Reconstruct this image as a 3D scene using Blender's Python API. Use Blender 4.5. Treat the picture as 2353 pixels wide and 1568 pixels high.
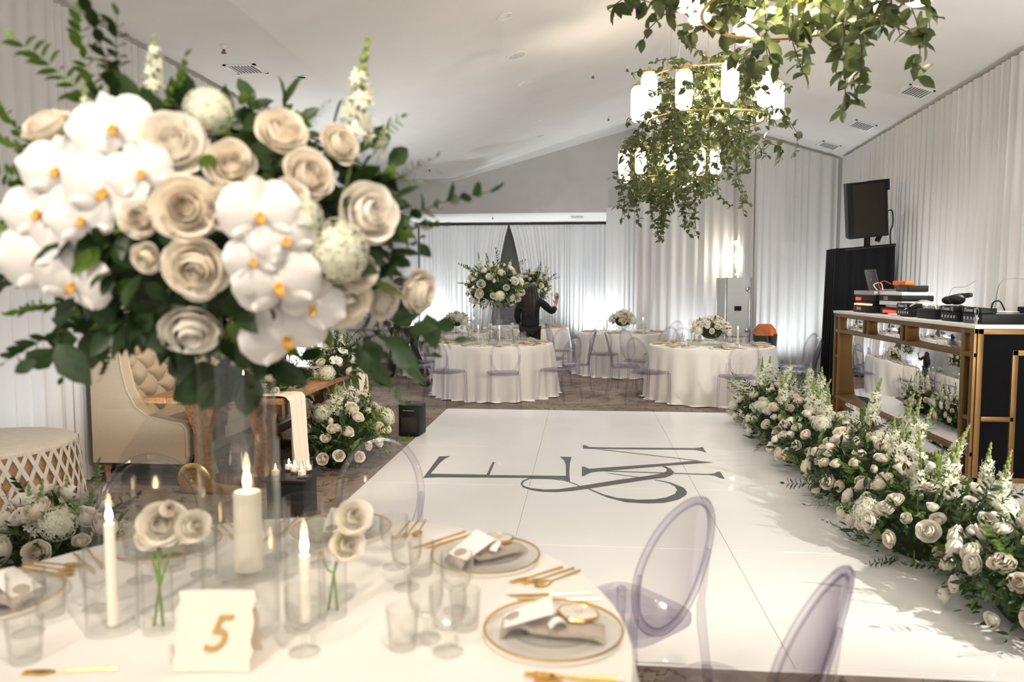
import bpy, bmesh, math, random
import numpy as np
from mathutils import Vector, Matrix, Quaternion, geometry

for o in list(bpy.data.objects): bpy.data.objects.remove(o)
S = bpy.context.scene
COL = S.collection
PI = math.pi

# ------------------------------------------------------------------ camera
FPX, CPX, CPY, CAMH = 1750.0, 1176.5, 784.0, 1.62
TH = math.atan(129 / FPX)
PS = math.atan(163.5 / FPX * math.cos(TH))
cam_d = bpy.data.cameras.new('camera')
cam = bpy.data.objects.new('camera', cam_d); COL.objects.link(cam)
cam.location = (0, 0, CAMH)
cam.rotation_euler = (PI / 2 - TH, 0, PS)
cam_d.sensor_width = 36.0
cam_d.lens = FPX / 2353 * 36
cam_d.clip_start = 0.05
cam_d.clip_end = 100
cam_d.dof.use_dof = True
cam_d.dof.focus_distance = 7.0
cam_d.dof.aperture_fstop = 2.1
S.camera = cam

# ------------------------------------------------------------------ world, lights, exposure
W = bpy.data.worlds.new('world'); S.world = W
W.use_nodes = True
W.node_tree.nodes['Background'].inputs[0].default_value = (1.0, 0.93, 0.85, 1)
W.node_tree.nodes['Background'].inputs[1].default_value = 0.9
S.view_settings.view_transform = 'Standard'
S.view_settings.look = 'None'
S.view_settings.gamma = 1.0
S.view_settings.use_curve_mapping = False
S.view_settings.exposure = 0.28
S.cycles.transparent_max_bounces = 32
S.cycles.max_bounces = 10

WARM = (1.0, 0.80, 0.58)
NEUT = (1.0, 0.95, 0.90)
COOL = (0.90, 0.96, 1.0)

def aim(o, target):
    d = Vector(target) - o.location
    o.rotation_euler = d.to_track_quat('-Z', 'Y').to_euler()

def spot(name, loc, target, power, color, angle=60, size=0.08, blend=0.6):
    l = bpy.data.lights.new(name, 'SPOT'); l.energy = power; l.color = color
    l.spot_size = math.radians(angle); l.spot_blend = blend; l.shadow_soft_size = size
    o = bpy.data.objects.new(name, l); COL.objects.link(o); o.location = loc; aim(o, target)
    return o

def point(name, loc, power, color, size=0.1):
    l = bpy.data.lights.new(name, 'POINT'); l.energy = power; l.color = color; l.shadow_soft_size = size
    o = bpy.data.objects.new(name, l); COL.objects.link(o); o.location = loc
    return o

def area(name, loc, target, power, color, sx, sy):
    l = bpy.data.lights.new(name, 'AREA'); l.energy = power; l.color = color
    l.shape = 'RECTANGLE'; l.size = sx; l.size_y = sy
    o = bpy.data.objects.new(name, l); COL.objects.link(o); o.location = loc; aim(o, target)
    return o

# pin spots over the front table and the sweetheart table
spot('table_pin_spot', (0.5, 0.1, 3.9), (-0.75, 1.9, 0.76), 215, (1.0, 0.82, 0.64), 66, 0.05)
spot('table_pin_spot', (-1.5, -0.9, 3.2), (-0.9, 1.7, 1.65), 190, (1.0, 0.86, 0.72), 42, 0.08)
spot('sweetheart_pin_spot', (-0.9, 4.2, 4.2), (-2.7, 6.5, 0.5), 260, (1.0, 0.80, 0.58), 48, 0.05)
# stage light on the right side of the room, throws the flower shadows over the dance floor
spot('stage_light', (3.5, 2.1, 1.95), (1.1, 6.6, 0.3), 470, (1.0, 0.93, 0.82), 85, 0.03)
spot('stage_light', (4.02, 7.6, 2.2), (1.6, 7.6, 0.1), 50, (1.0, 0.92, 0.80), 120, 0.03)
# ceiling downlights over the far tables
spot('down_and_fill_light', (-0.82, 10.74, 4.36), (-1.3, 11.2, 0.7), 170, NEUT, 62, 0.08)
spot('down_and_fill_light', (1.9, 10.6, 4.5), (1.85, 11.1, 0.7), 170, NEUT, 58, 0.08)
spot('down_and_fill_light', (-0.82, 13.21, 4.36), (-1.0, 14.8, 0.7), 150, NEUT, 70, 0.08)
spot('down_and_fill_light', (0.9, 13.4, 4.6), (0.7, 14.2, 0.7), 120, NEUT, 60, 0.08)
# floor uplights washing the drapes; several added to brighten ceiling, gable and left wall
for x, y, tx, ty, p in ((0.35, 18.3, 0.30, 18.9, 170), (-3.6, 18.2, -3.6, 18.9, 170), (-1.7, 17.6, -1.7, 18.9, 60), (3.9, 9.0, 4.25, 9.5, 150),
                        (3.85, 4.2, 4.15, 4.8, 330), (2.2, 14.6, 2.2, 15.4, 60), (3.6, 13.3, 3.6, 14.0, 70), (0.8, 15.8, 0.8, 16.4, 30),
                        (-3.6, 10.6, -4.0, 10.8, 300), (-3.0, 5.0, -4.0, 5.2, 45), (0.2, 15.8, -0.3, 16.5, 150), (3.9, 12.6, 4.3, 12.8, 70)):
    spot('drape_and_fill_up_light', (x, y, 0.15), (tx, ty, 2.6), p, COOL, 130, 0.06, 0.9)
# added fill spots in a row behind the camera, then downlights on the slopes
zc_ = lambda x: (3.86 + 0.274 * (x + 2.8) if x < 1.05 else 4.28 - 0.30 * (x - 3.11)) - 0.03
for x in (-2.4, 0.2, 2.6): spot('down_and_fill_light', (x, -1.6, 3.75), (x * 0.6, 8.0, 2.1), 85, NEUT, 95, 0.25, 0.9)
for x, y in ((-0.82, 8.07), (2.9, 7.9), (2.9, 10.9)): spot('down_and_fill_light', (x, y, zc_(x)), (x * 0.9, y + 0.3, 0.0), 70, NEUT, 120, 0.06, 0.9)  # left one at a recessed fitting, right pair added in mirror as fill

# ------------------------------------------------------------------ pixel helpers (2353 x 1568 frame)
_fw = np.array([-math.sin(PS) * math.cos(TH), math.cos(PS) * math.cos(TH), -math.sin(TH)])
_rt = np.array([math.cos(PS), math.sin(PS), 0.0]); _up = np.cross(_rt, _fw)
_C = np.array([0, 0, CAMH])
def ray(x, y): return _fw + _rt * (x - CPX) / FPX - _up * (y - CPY) / FPX
def atz(x, y, z):
    r = ray(x, y); return Vector(_C + r * (z - CAMH) / r[2])
def aty(x, y, d):
    r = ray(x, y); return Vector(_C + r * d / r[1])
def on_ellipsoid(x, y, c, rad, miss=True):
    r = ray(x, y); rr = np.array(rad); o = (_C - np.array(c)) / rr; d = r / rr
    a = d @ d; b = 2 * o @ d; k = o @ o - 1; q = b * b - 4 * a * k
    t = (-b - math.sqrt(q)) / (2 * a) if q > 0 else -b / (2 * a)
    return Vector(_C + r * t)

# ------------------------------------------------------------------ materials
MATS = {}
def nodes_of(m): return m.node_tree.nodes, m.node_tree.links
def mat(name, col, rough=0.6, metal=0.0, spec=0.5, noise=0.0, nscale=20.0, bump=0.0, bscale=60.0, sss=0.0, emit=None, estr=0.0, trans=0.0, coat=0.0, stretch=None, sheen=0.0):
    if name in MATS: return MATS[name]
    m = bpy.data.materials.new(name); m.use_nodes = True
    N, L = nodes_of(m); b = N['Principled BSDF']
    b.inputs['Base Color'].default_value = (*col, 1)
    b.inputs['Roughness'].default_value = rough
    b.inputs['Metallic'].default_value = metal
    b.inputs['Specular IOR Level'].default_value = spec
    if coat: b.inputs['Coat Weight'].default_value = coat
    if sheen: b.inputs['Sheen Weight'].default_value = sheen
    if emit:
        b.inputs['Emission Color'].default_value = (*emit, 1); b.inputs['Emission Strength'].default_value = estr
    co = N.new('ShaderNodeTexCoord'); src = co.outputs['Object']
    if stretch:
        mp = N.new('ShaderNodeMapping'); mp.inputs['Scale'].default_value = stretch
        L.new(src, mp.inputs['Vector']); src = mp.outputs['Vector']
    if noise:
        t = N.new('ShaderNodeTexNoise'); t.inputs['Scale'].default_value = nscale; t.inputs['Detail'].default_value = 4
        L.new(src, t.inputs['Vector'])
        r = N.new('ShaderNodeValToRGB')
        r.color_ramp.elements[0].position = 0.3; r.color_ramp.elements[1].position = 0.7
        r.color_ramp.elements[0].color = (*[max(0, c * (1 - noise)) for c in col], 1)
        r.color_ramp.elements[1].color = (*[min(1, c * (1 + noise)) for c in col], 1)
        L.new(t.outputs['Fac'], r.inputs['Fac']); L.new(r.outputs['Color'], b.inputs['Base Color'])
    if bump:
        t2 = N.new('ShaderNodeTexNoise'); t2.inputs['Scale'].default_value = bscale; t2.inputs['Detail'].default_value = 3
        L.new(src, t2.inputs['Vector'])
        bp = N.new('ShaderNodeBump'); bp.inputs['Strength'].default_value = bump; bp.inputs['Distance'].default_value = 0.01
        L.new(t2.outputs['Fac'], bp.inputs['Height']); L.new(bp.outputs['Normal'], b.inputs['Normal'])
    if trans:   # thin translucent sheet: leaf, petal, voile
        out = N['Material Output']; tr = N.new('ShaderNodeBsdfTranslucent'); mx = N.new('ShaderNodeMixShader')
        tr.inputs['Color'].default_value = (*col, 1); mx.inputs['Fac'].default_value = trans
        L.new(b.outputs['BSDF'], mx.inputs[1]); L.new(tr.outputs['BSDF'], mx.inputs[2]); L.new(mx.outputs['Shader'], out.inputs['Surface'])
    MATS[name] = m
    return m

def clear(name, face, edge, rough=0.03, ior=0.04, blend=3.0):
    """thin clear plastic or glass: see-through face on, tinted and reflecting at grazing angles"""
    m = bpy.data.materials.new(name); m.use_nodes = True
    N, L = nodes_of(m); N.remove(N['Principled BSDF']); out = N['Material Output']
    lw = N.new('ShaderNodeLayerWeight'); lw.inputs['Blend'].default_value = 0.5
    def power(e, k, a):
        p = N.new('ShaderNodeMath'); p.operation = 'POWER'; p.inputs[1].default_value = e; L.new(lw.outputs['Facing'], p.inputs[0])
        q = N.new('ShaderNodeMath'); q.operation = 'MULTIPLY_ADD'; q.inputs[1].default_value = k; q.inputs[2].default_value = a; L.new(p.outputs[0], q.inputs[0]); return q.outputs[0]
    mc = N.new('ShaderNodeMix'); mc.data_type = 'RGBA'
    mc.inputs[6].default_value = (*face, 1); mc.inputs[7].default_value = (*edge, 1)
    L.new(power(blend, 1.0, 0.0), mc.inputs[0])
    tp = N.new('ShaderNodeBsdfTransparent'); L.new(mc.outputs[2], tp.inputs['Color'])
    gl = N.new('ShaderNodeBsdfGlossy'); gl.inputs['Roughness'].default_value = rough
    mx = N.new('ShaderNodeMixShader'); L.new(power(4.5, 0.6, ior), mx.inputs['Fac'])
    L.new(tp.outputs['BSDF'], mx.inputs[1]); L.new(gl.outputs['BSDF'], mx.inputs[2]); L.new(mx.outputs['Shader'], out.inputs['Surface'])
    MATS[name] = m
    return m

M_CEIL = mat('ceiling_paint', (0.76, 0.74, 0.71), 0.9, noise=0.02, nscale=3)
M_WALL = mat('wall_paint', (0.60, 0.59, 0.57), 0.9, noise=0.03, nscale=4)
M_DARK = mat('dark_alcove_wall', (0.10, 0.095, 0.09), 0.8, noise=0.1)  # dark grey for the wall behind the alcove curtains
M_VOILE = mat('white_voile', (0.83, 0.82, 0.81), 0.85, noise=0.02, nscale=300, trans=0.25, sheen=0.2)
M_MATTE = mat('matte_black_panel', (0.006, 0.006, 0.007), 0.9, spec=0.05, noise=0.1)
M_VELVET = mat('black_sequin_cloth', (0.006, 0.006, 0.007), 0.6, spec=0.15, bump=0.5, bscale=220, noise=0.5, nscale=200)
M_LINEN = mat('white_linen', (0.86, 0.84, 0.81), 0.75, noise=0.02, nscale=200, bump=0.12, bscale=300, sheen=0.15)
M_SATIN = mat('ivory_satin', (0.80, 0.77, 0.72), 0.42, noise=0.02, nscale=200, sheen=0.2)
M_CREAM = mat('cream_cloth', (0.80, 0.73, 0.63), 0.8, noise=0.04, nscale=120, bump=0.2, bscale=200)
M_VINYL = mat('white_vinyl', (0.83, 0.83, 0.83), 0.28, noise=0.015, nscale=2, bump=0.02, bscale=8, coat=0.1)
M_INK = mat('grey_vinyl_ink', (0.085, 0.085, 0.088), 0.35)
M_CLEAR = clear('clear_violet_plastic', (0.99, 0.988, 0.992), (0.46, 0.41, 0.56), 0.04, 0.04, 3.0)
M_CLEARE = clear('clear_violet_plastic_edge', (0.94, 0.932, 0.955), (0.46, 0.42, 0.55), 0.04, 0.06, 2.0)
M_GLASS = clear('clear_glass', (0.988, 0.99, 0.988), (0.82, 0.83, 0.81), 0.02, 0.035, 4.0)
M_CUT = clear('cut_crystal', (0.98, 0.98, 0.975), (0.76, 0.76, 0.73), 0.03, 0.06, 3.0)
M_GOLD = mat('polished_gold', (0.83, 0.56, 0.20), 0.25, 1.0, bump=0.05, bscale=40)
M_BRASS = mat('brushed_gold_frame', (0.20, 0.11, 0.036), 0.45, 0.6, noise=0.12, nscale=6)
M_MIRROR = mat('mirror', (0.80, 0.80, 0.81), 0.02, 1.0, bump=0.02, bscale=3)
M_BLACK = mat('black_plastic', (0.009, 0.009, 0.010), 0.55, spec=0.3, noise=0.2, nscale=60)
M_GREYPL = mat('grey_metal', (0.42, 0.42, 0.43), 0.45, 0.6, noise=0.08)
M_BROWN = mat('speaker_grille', (0.028, 0.020, 0.016), 0.35, 0.3, bump=0.6, bscale=300)
M_WHITEP = mat('white_paint', (0.82, 0.82, 0.80), 0.5, noise=0.02)
M_CASE = mat('flight_case_laminate', (0.66, 0.68, 0.68), 0.4, noise=0.03)
M_STEEL = mat('steel', (0.55, 0.56, 0.57), 0.3, 1.0, noise=0.05)
M_ORANGE = mat('orange_plastic', (0.85, 0.20, 0.02), 0.5, noise=0.05)
M_RED = mat('red_lit_display', (0.3, 0.01, 0.01), 0.4, emit=(1.0, 0.06, 0.02), estr=1.25)
M_REDDIM = mat('red_lit_strip', (0.3, 0.02, 0.01), 0.4, emit=(1.0, 0.22, 0.10), estr=4.0)
M_LINENT = mat('beige_upholstery', (0.53, 0.43, 0.31), 0.8, noise=0.06, nscale=160, bump=0.15, bscale=260, sheen=0.2)
M_WOOD = mat('oak_wood', (0.36, 0.19, 0.08), 0.5, noise=0.35, nscale=5, stretch=(9, 1.2, 9), bump=0.1, bscale=30)
M_WOODD = mat('dark_wood', (0.14, 0.06, 0.025), 0.5, noise=0.3, nscale=6, stretch=(6, 6, 1))
M_WAX = mat('ivory_wax', (0.86, 0.80, 0.70), 0.45, noise=0.02, emit=(1.0, 0.75, 0.5), estr=0.05)
M_FLAME = mat('candle_flame', (1, 0.8, 0.5), 0.5, emit=(1.0, 0.74, 0.40), estr=26.0)
M_WICK = mat('wick', (0.02, 0.015, 0.01), 0.9)
M_LAMP = mat("frosted_lamp_glass", (0.9, 0.85, 0.78), 0.6, emit=(1.0, 0.86, 0.70), estr=1.25)
M_BULB = mat('lit_bulb', (1, 0.9, 0.8), 0.5, emit=(1.0, 0.86, 0.66), estr=14.0)
M_NAPKIN = mat('taupe_napkin', (0.42, 0.36, 0.31), 0.85, noise=0.05, nscale=120, bump=0.15, bscale=250)
M_PAPER = mat('white_card', (0.88, 0.86, 0.84), 0.8, noise=0.01)
M_KRAFT = mat('handmade_paper', (0.80, 0.70, 0.60), 0.9, noise=0.04, nscale=30, bump=0.3, bscale=60)
M_AGATE = mat('grey_agate', (0.72, 0.68, 0.62), 0.3, noise=0.15, nscale=14)
M_GOLDINK = mat('gold_ink', (0.50, 0.33, 0.10), 0.4, 0.5)
M_WHITEINK = mat('white_print', (0.75, 0.75, 0.75), 0.5)
M_SKIN = mat('skin', (0.50, 0.30, 0.21), 0.55, noise=0.05)
M_BLACKCLOTH = mat('black_fabric', (0.010, 0.010, 0.011), 0.85, noise=0.2, nscale=80)
M_HAIR = mat('dark_brown_hair', (0.022, 0.012, 0.009), 0.45, noise=0.4, nscale=40, stretch=(8, 8, 0.6))
M_STEM = mat('green_stem', (0.16, 0.27, 0.06), 0.5, noise=0.2)
M_LEAF = mat('green_leaf', (0.028, 0.062, 0.016), 0.42, noise=0.35, nscale=9, trans=0.2)
M_LEAFB = mat('bright_green_leaf', (0.13, 0.22, 0.035), 0.45, noise=0.35, nscale=9, trans=0.28)
M_LEAFV = mat('smilax_vine_leaf', (0.085, 0.112, 0.036), 0.38, noise=0.4, nscale=6, trans=0.25)
M_CORE = mat('dark_core_green', (0.02, 0.035, 0.012), 0.9, noise=0.4, nscale=40)  # dark green for the added cores inside the arrangements
M_ROSE = mat('cream_rose_petal', (0.95, 0.885, 0.775), 0.6, noise=0.04, nscale=3, trans=0.26)
M_ROSEB = mat('white_rose_petal', (0.95, 0.91, 0.83), 0.6, noise=0.03, nscale=3, trans=0.26)
M_ORCHID = mat('white_orchid_petal', (0.88, 0.86, 0.83), 0.5, noise=0.03, nscale=4, trans=0.25)
M_LIP = mat('orchid_yellow_lip', (0.72, 0.36, 0.05), 0.5, noise=0.25, nscale=9)
M_FLORET = mat('white_floret', (0.83, 0.84, 0.70), 0.6, noise=0.05, trans=0.25)
M_BUD = mat('green_flower_bud', (0.27, 0.34, 0.11), 0.55, noise=0.15, trans=0.15)
M_TWIG = mat('brown_twig', (0.10, 0.065, 0.035), 0.8)
M_LATTICE = mat('ivory_ribbon', (0.82, 0.77, 0.70), 0.5, noise=0.04)
M_TAN = mat('gold_tan_cloth', (0.50, 0.33, 0.17), 0.45, 0.3, noise=0.15, nscale=40)

# carpet: taupe ground with dark veins like cracked marble
def carpet():
    m = bpy.data.materials.new('veined_carpet'); m.use_nodes = True; N, L = nodes_of(m); b = N['Principled BSDF']
    b.inputs['Roughness'].default_value = 0.95; b.inputs['Specular IOR Level'].default_value = 0.1
    co = N.new('ShaderNodeTexCoord')
    n1 = N.new('ShaderNodeTexNoise'); n1.inputs['Scale'].default_value = 1.3; n1.inputs['Detail'].default_value = 5; n1.inputs['Distortion'].default_value = 2.2
    L.new(co.outputs['Object'], n1.inputs['Vector'])
    r1 = N.new('ShaderNodeValToRGB'); e = r1.color_ramp.elements
    e[0].position = 0.3; e[0].color = (0.16, 0.125, 0.105, 1); e[1].position = 0.7; e[1].color = (0.30, 0.245, 0.205, 1)
    L.new(n1.outputs['Fac'], r1.inputs['Fac'])
    n2 = N.new('ShaderNodeTexNoise'); n2.inputs['Scale'].default_value = 2.4; n2.inputs['Detail'].default_value = 6; n2.inputs['Distortion'].default_value = 1.4
    L.new(co.outputs['Object'], n2.inputs['Vector'])
    r2 = N.new('ShaderNodeValToRGB'); e = r2.color_ramp.elements
    e[0].position = 0.485; e[0].color = (1, 1, 1, 1); e[1].position = 0.5; e[1].color = (0.35, 0.30, 0.27, 1)
    k = e.new(0.515); k.color = (1, 1, 1, 1)
    L.new(n2.outputs['Fac'], r2.inputs['Fac'])
    mx = N.new('ShaderNodeMix'); mx.data_type = 'RGBA'; mx.blend_type = 'MULTIPLY'; mx.inputs[0].default_value = 1.0
    L.new(r1.outputs['Color'], mx.inputs[6]); L.new(r2.outputs['Color'], mx.inputs[7]); L.new(mx.outputs[2], b.inputs['Base Color'])
    n3 = N.new('ShaderNodeTexNoise'); n3.inputs['Scale'].default_value = 300
    L.new(co.outputs['Object'], n3.inputs['Vector'])
    bp = N.new('ShaderNodeBump'); bp.inputs['Strength'].default_value = 0.4; bp.inputs['Distance'].default_value = 0.004
    L.new(n3.outputs['Fac'], bp.inputs['Height']); L.new(bp.outputs['Normal'], b.inputs['Normal'])
    return m
M_CARPET = carpet()

# ------------------------------------------------------------------ mesh helpers
class MB:
    def __init__(s): s.v = []; s.f = []; s.mi = []; s.cur = 0
    def add(s, vs, fs):
        k = len(s.v); s.v += [tuple(v) for v in vs]; s.f += [tuple(i + k for i in f) for f in fs]; s.mi += [s.cur] * len(fs)
        return s
    def box(s, x0, x1, y0, y1, z0, z1, M=None):
        vs = [Vector((x, y, z)) for z in (z0, z1) for y in (y0, y1) for x in (x0, x1)]
        if M: vs = [M @ v for v in vs]
        return s.add(vs, [(0, 2, 3, 1), (4, 5, 7, 6), (0, 1, 5, 4), (2, 6, 7, 3), (0, 4, 6, 2), (1, 3, 7, 5)])
    def bbox(s, x0, x1, y0, y1, z0, z1, b=0.01, M=None):
        """box with chamfered edges"""
        bm = bmesh.new(); bmesh.ops.create_cube(bm, size=1)
        for v in bm.verts: v.co = Vector(((x0 + x1) / 2 + v.co.x * (x1 - x0), (y0 + y1) / 2 + v.co.y * (y1 - y0), (z0 + z1) / 2 + v.co.z * (z1 - z0)))
        bmesh.ops.bevel(bm, geom=bm.edges[:], offset=b, segments=2, affect='EDGES', profile=0.5)
        bm.verts.index_update()
        vs = [M @ v.co if M else v.co.copy() for v in bm.verts]; fs = [[v.index for v in f.verts] for f in bm.faces]; bm.free()
        return s.add(vs, fs)
    def tube(s, pts, r, n=8, cap=True, closed=False, flat=1.0):
        pts = [Vector(p) for p in pts]; m = len(pts)
        rr = r if hasattr(r, '__len__') else [r] * m
        rings = []; prev = None
        for i, p in enumerate(pts):
            if closed: t = pts[(i + 1) % m] - pts[i - 1]
            else: t = pts[min(i + 1, m - 1)] - pts[max(i - 1, 0)]
            t.normalize()
            if prev is None:
                a = Vector((0, 0, 1)) if abs(t.z) < 0.9 else Vector((1, 0, 0)); u = t.cross(a).normalized()
            else:
                u = prev - t * prev.dot(t); u.normalize()
            prev = u; w = t.cross(u)
            rings.append([p + (u * math.cos(2 * PI * k / n) + w * math.sin(2 * PI * k / n) * flat) * rr[i] for k in range(n)])
        vs = [v for R_ in rings for v in R_]; fs = []
        for i in range(m if closed else m - 1):
            j = (i + 1) % m
            for k in range(n):
                l = (k + 1) % n; fs.append((i * n + k, i * n + l, j * n + l, j * n + k))
        if cap and not closed: fs += [tuple(range(n))[::-1], tuple((m - 1) * n + k for k in range(n))]
        return s.add(vs, fs)
    def lathe(s, prof, n=24, c=(0, 0, 0), flute=0.0, fn=12, flo=0, fhi=99):
        vs = []; fs = []
        for q, (r, z) in enumerate(prof):
            for k in range(n):
                a = 2 * PI * k / n; rr = r * (1 + (flute * math.cos(fn * a) if flo <= q <= fhi else 0))
                vs.append((c[0] + rr * math.cos(a), c[1] + rr * math.sin(a), c[2] + z))
        for i in range(len(prof) - 1):
            for k in range(n):
                l = (k + 1) % n; fs.append((i * n + k, i * n + l, (i + 1) * n + l, (i + 1) * n + k))
        return s.add(vs, fs)
    def prism(s, poly, axis, a, b):
        """extrude polygon (list of 2d) along axis 0/1/2 from a to b"""
        def mk(p, t):
            q = list(p); q.insert(axis, t); return tuple(q)
        n = len(poly); vs = [mk(p, a) for p in poly] + [mk(p, b) for p in poly]
        tri = geometry.tessellate_polygon([[Vector((p[0], p[1], 0)) for p in poly]])
        fs = [tuple(t) for t in tri] + [tuple(i + n for i in t[::-1]) for t in tri]
        fs += [(i, (i + 1) % n, (i + 1) % n + n, i + n) for i in range(n)]
        return s.add(vs, fs)
    def grid(s, fn, nu, nv):
        vs = [fn(i / nu, j / nv) for j in range(nv + 1) for i in range(nu + 1)]
        fs = [(j * (nu + 1) + i, j * (nu + 1) + i + 1, (j + 1) * (nu + 1) + i + 1, (j + 1) * (nu + 1) + i) for j in range(nv) for i in range(nu)]
        return s.add(vs, fs)
    def sphere(s, c, r, nu=12, nv=8, sc=(1, 1, 1)):
        def fn(u, v):
            a = 2 * PI * u; b = PI * v
            return (c[0] + r * sc[0] * math.sin(b) * math.cos(a), c[1] + r * sc[1] * math.sin(b) * math.sin(a), c[2] + r * sc[2] * math.cos(b))
        return s.grid(fn, nu, nv)
    def mesh(s, name, mats, smooth=True):
        me = bpy.data.meshes.new(name); me.from_pydata(s.v, [], s.f)
        for m in (mats if isinstance(mats, (list, tuple)) else [mats]): me.materials.append(m)
        if any(s.mi): me.polygons.foreach_set('material_index', s.mi)
        bm = bmesh.new(); bm.from_mesh(me); bmesh.ops.remove_doubles(bm, verts=bm.verts, dist=1e-6)
        bmesh.ops.recalc_face_normals(bm, faces=bm.faces); bm.to_mesh(me); bm.free()
        if smooth:
            me.polygons.foreach_set('use_smooth', [True] * len(me.polygons))
            try: me.set_sharp_from_angle(angle=math.radians(42))
            except Exception: pass
        me.update(); return me
    def build(s, name, mats, parent=None, smooth=True):
        return link(name, s.mesh(name, mats, smooth), parent)

def link(name, me, parent=None, M=None):
    o = bpy.data.objects.new(name, me); COL.objects.link(o)
    if parent: o.parent = parent
    if M is not None: o.matrix_local = M
    return o
def empty(name, loc=(0, 0, 0), rz=0.0):
    o = bpy.data.objects.new(name, None); COL.objects.link(o); o.location = loc; o.rotation_euler = (0, 0, rz)
    o.empty_display_size = 0.1
    return o
def tag(o, label, cat, group=None):
    o['label'] = label; o['category'] = cat
    if group: o['group'] = group
    return o
def struct(o, label=None):
    o['kind'] = 'structure'
    if label: o['label'] = label
    return o
def copy_tree(o, parent=None):
    c = o.copy(); COL.objects.link(c); c.parent = parent
    for ch in o.children: copy_tree(ch, c)
    return c
def place(o, loc, rz=0.0):
    o.location = loc; o.rotation_euler = (0, 0, rz); return o
def text_mesh(txt, size, m, shear=0.0, extrude=0.0005):
    c = bpy.data.curves.new('lettering', 'FONT'); c.body = txt; c.size = size; c.shear = shear; c.extrude = extrude
    c.align_x = 'CENTER'; c.align_y = 'CENTER'
    o = bpy.data.objects.new('lettering', c); COL.objects.link(o)
    me = bpy.data.meshes.new_from_object(o.evaluated_get(bpy.context.evaluated_depsgraph_get()))
    bpy.data.objects.remove(o); me.materials.clear(); me.materials.append(m)
    return me
def track(d, roll=0.0):
    """matrix whose +Z looks along d"""
    q = Vector(d).normalized().to_track_quat('Z', 'Y')
    return (q @ Quaternion((0, 0, 1), roll)).to_matrix().to_4x4()
def TRS(p, R, s):
    return Matrix.Translation(p) @ R @ Matrix.Diagonal((s, s, s, 1) if not hasattr(s, '__len__') else (*s, 1))
def join_inst(name, tmpl, mats4, m, parent=None):
    V, Fc = tmpl; V = np.array(V); n = len(V); k = len(mats4)
    A = np.array([np.array(x) for x in mats4])
    out = np.einsum('kij,nj->kni', A[:, :3, :3], V) + A[:, None, :3, 3]
    vs = out.reshape(-1, 3).tolist()
    fs = [tuple(i + q * n for i in f) for q in range(k) for f in Fc]
    me = bpy.data.meshes.new(name); me.from_pydata(vs, [], fs); me.materials.append(m)
    me.polygons.foreach_set('use_smooth', [True] * len(fs)); me.update()
    return link(name, me, parent)

# ------------------------------------------------------------------ structure
wy0, wy1 = -2.5, 16.5
XL, XR0, XR1 = -4.14, 4.50, 4.50
RX, RZ = 1.05, 4.915
zl = lambda x: 3.86 if x < -2.8 else (3.86 + 0.274 * (x + 2.8) if x < RX else 4.28 - 0.30 * (x - 3.11))

b = MB(); b.box(-5.2, 5.6, wy0, 20.2, -0.1, 0.0)
struct(b.build('floor', M_CARPET, smooth=False))
b = MB()
prof = [(-4.3, 3.86), (-2.8, 3.86), (RX, RZ), (4.9, zl(4.9)), (4.9, zl(4.9) + 0.12), (RX, RZ + 0.12), (-2.8, 3.98), (-4.3, 3.98)]
b.prism(prof, 1, wy0, wy1 + 0.1)
struct(b.build('ceiling', M_CEIL, smooth=False))
b = MB(); b.box(XL - 0.1, XL, wy0, 20.0, 0, 3.86)
struct(b.build('wall_left', M_WALL, smooth=False))
b = MB(); yA, yB = wy0, 14.1
b.add([(4.3 + (y - 10) * 0.038 + dx, y, z) for dx in (0.12, 0.24) for y in (yA, 20.0) for z in (0, 4.0)], [(0, 1, 3, 2), (4, 6, 7, 5), (0, 4, 5, 1), (2, 3, 7, 6), (1, 5, 7, 3), (0, 2, 6, 4)])
struct(b.build('wall_right', M_WALL, smooth=False))
b = MB(); gab = [(-4.2, 3.165), (1.3, 3.165), (1.3, zl(1.3) + 0.04), (RX, RZ + 0.04), (-2.8, 3.9), (-4.2, 3.9)]
b.prism(gab, 1, 16.5, 16.62)
struct(b.build('wall_gable', M_WALL, smooth=False))
b = MB(); b.box(1.2, 4.75, 15.5, 15.6, 0, 4.85); b.box(3.05, 4.75, 14.12, 14.2, 0, 4.3); b.box(1.2, 1.26, 15.5, 16.6, 0, 4.86)
struct(b.build('wall_back_right', M_WALL, smooth=False))
b = MB(); b.box(-4.2, 1.25, 16.62, 19.3, 3.17, 3.25)
struct(b.build('ceiling_alcove', M_CEIL, smooth=False))
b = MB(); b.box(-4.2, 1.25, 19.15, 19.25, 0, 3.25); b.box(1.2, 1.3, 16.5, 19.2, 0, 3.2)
struct(b.build('wall_alcove', M_DARK, smooth=False))

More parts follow.
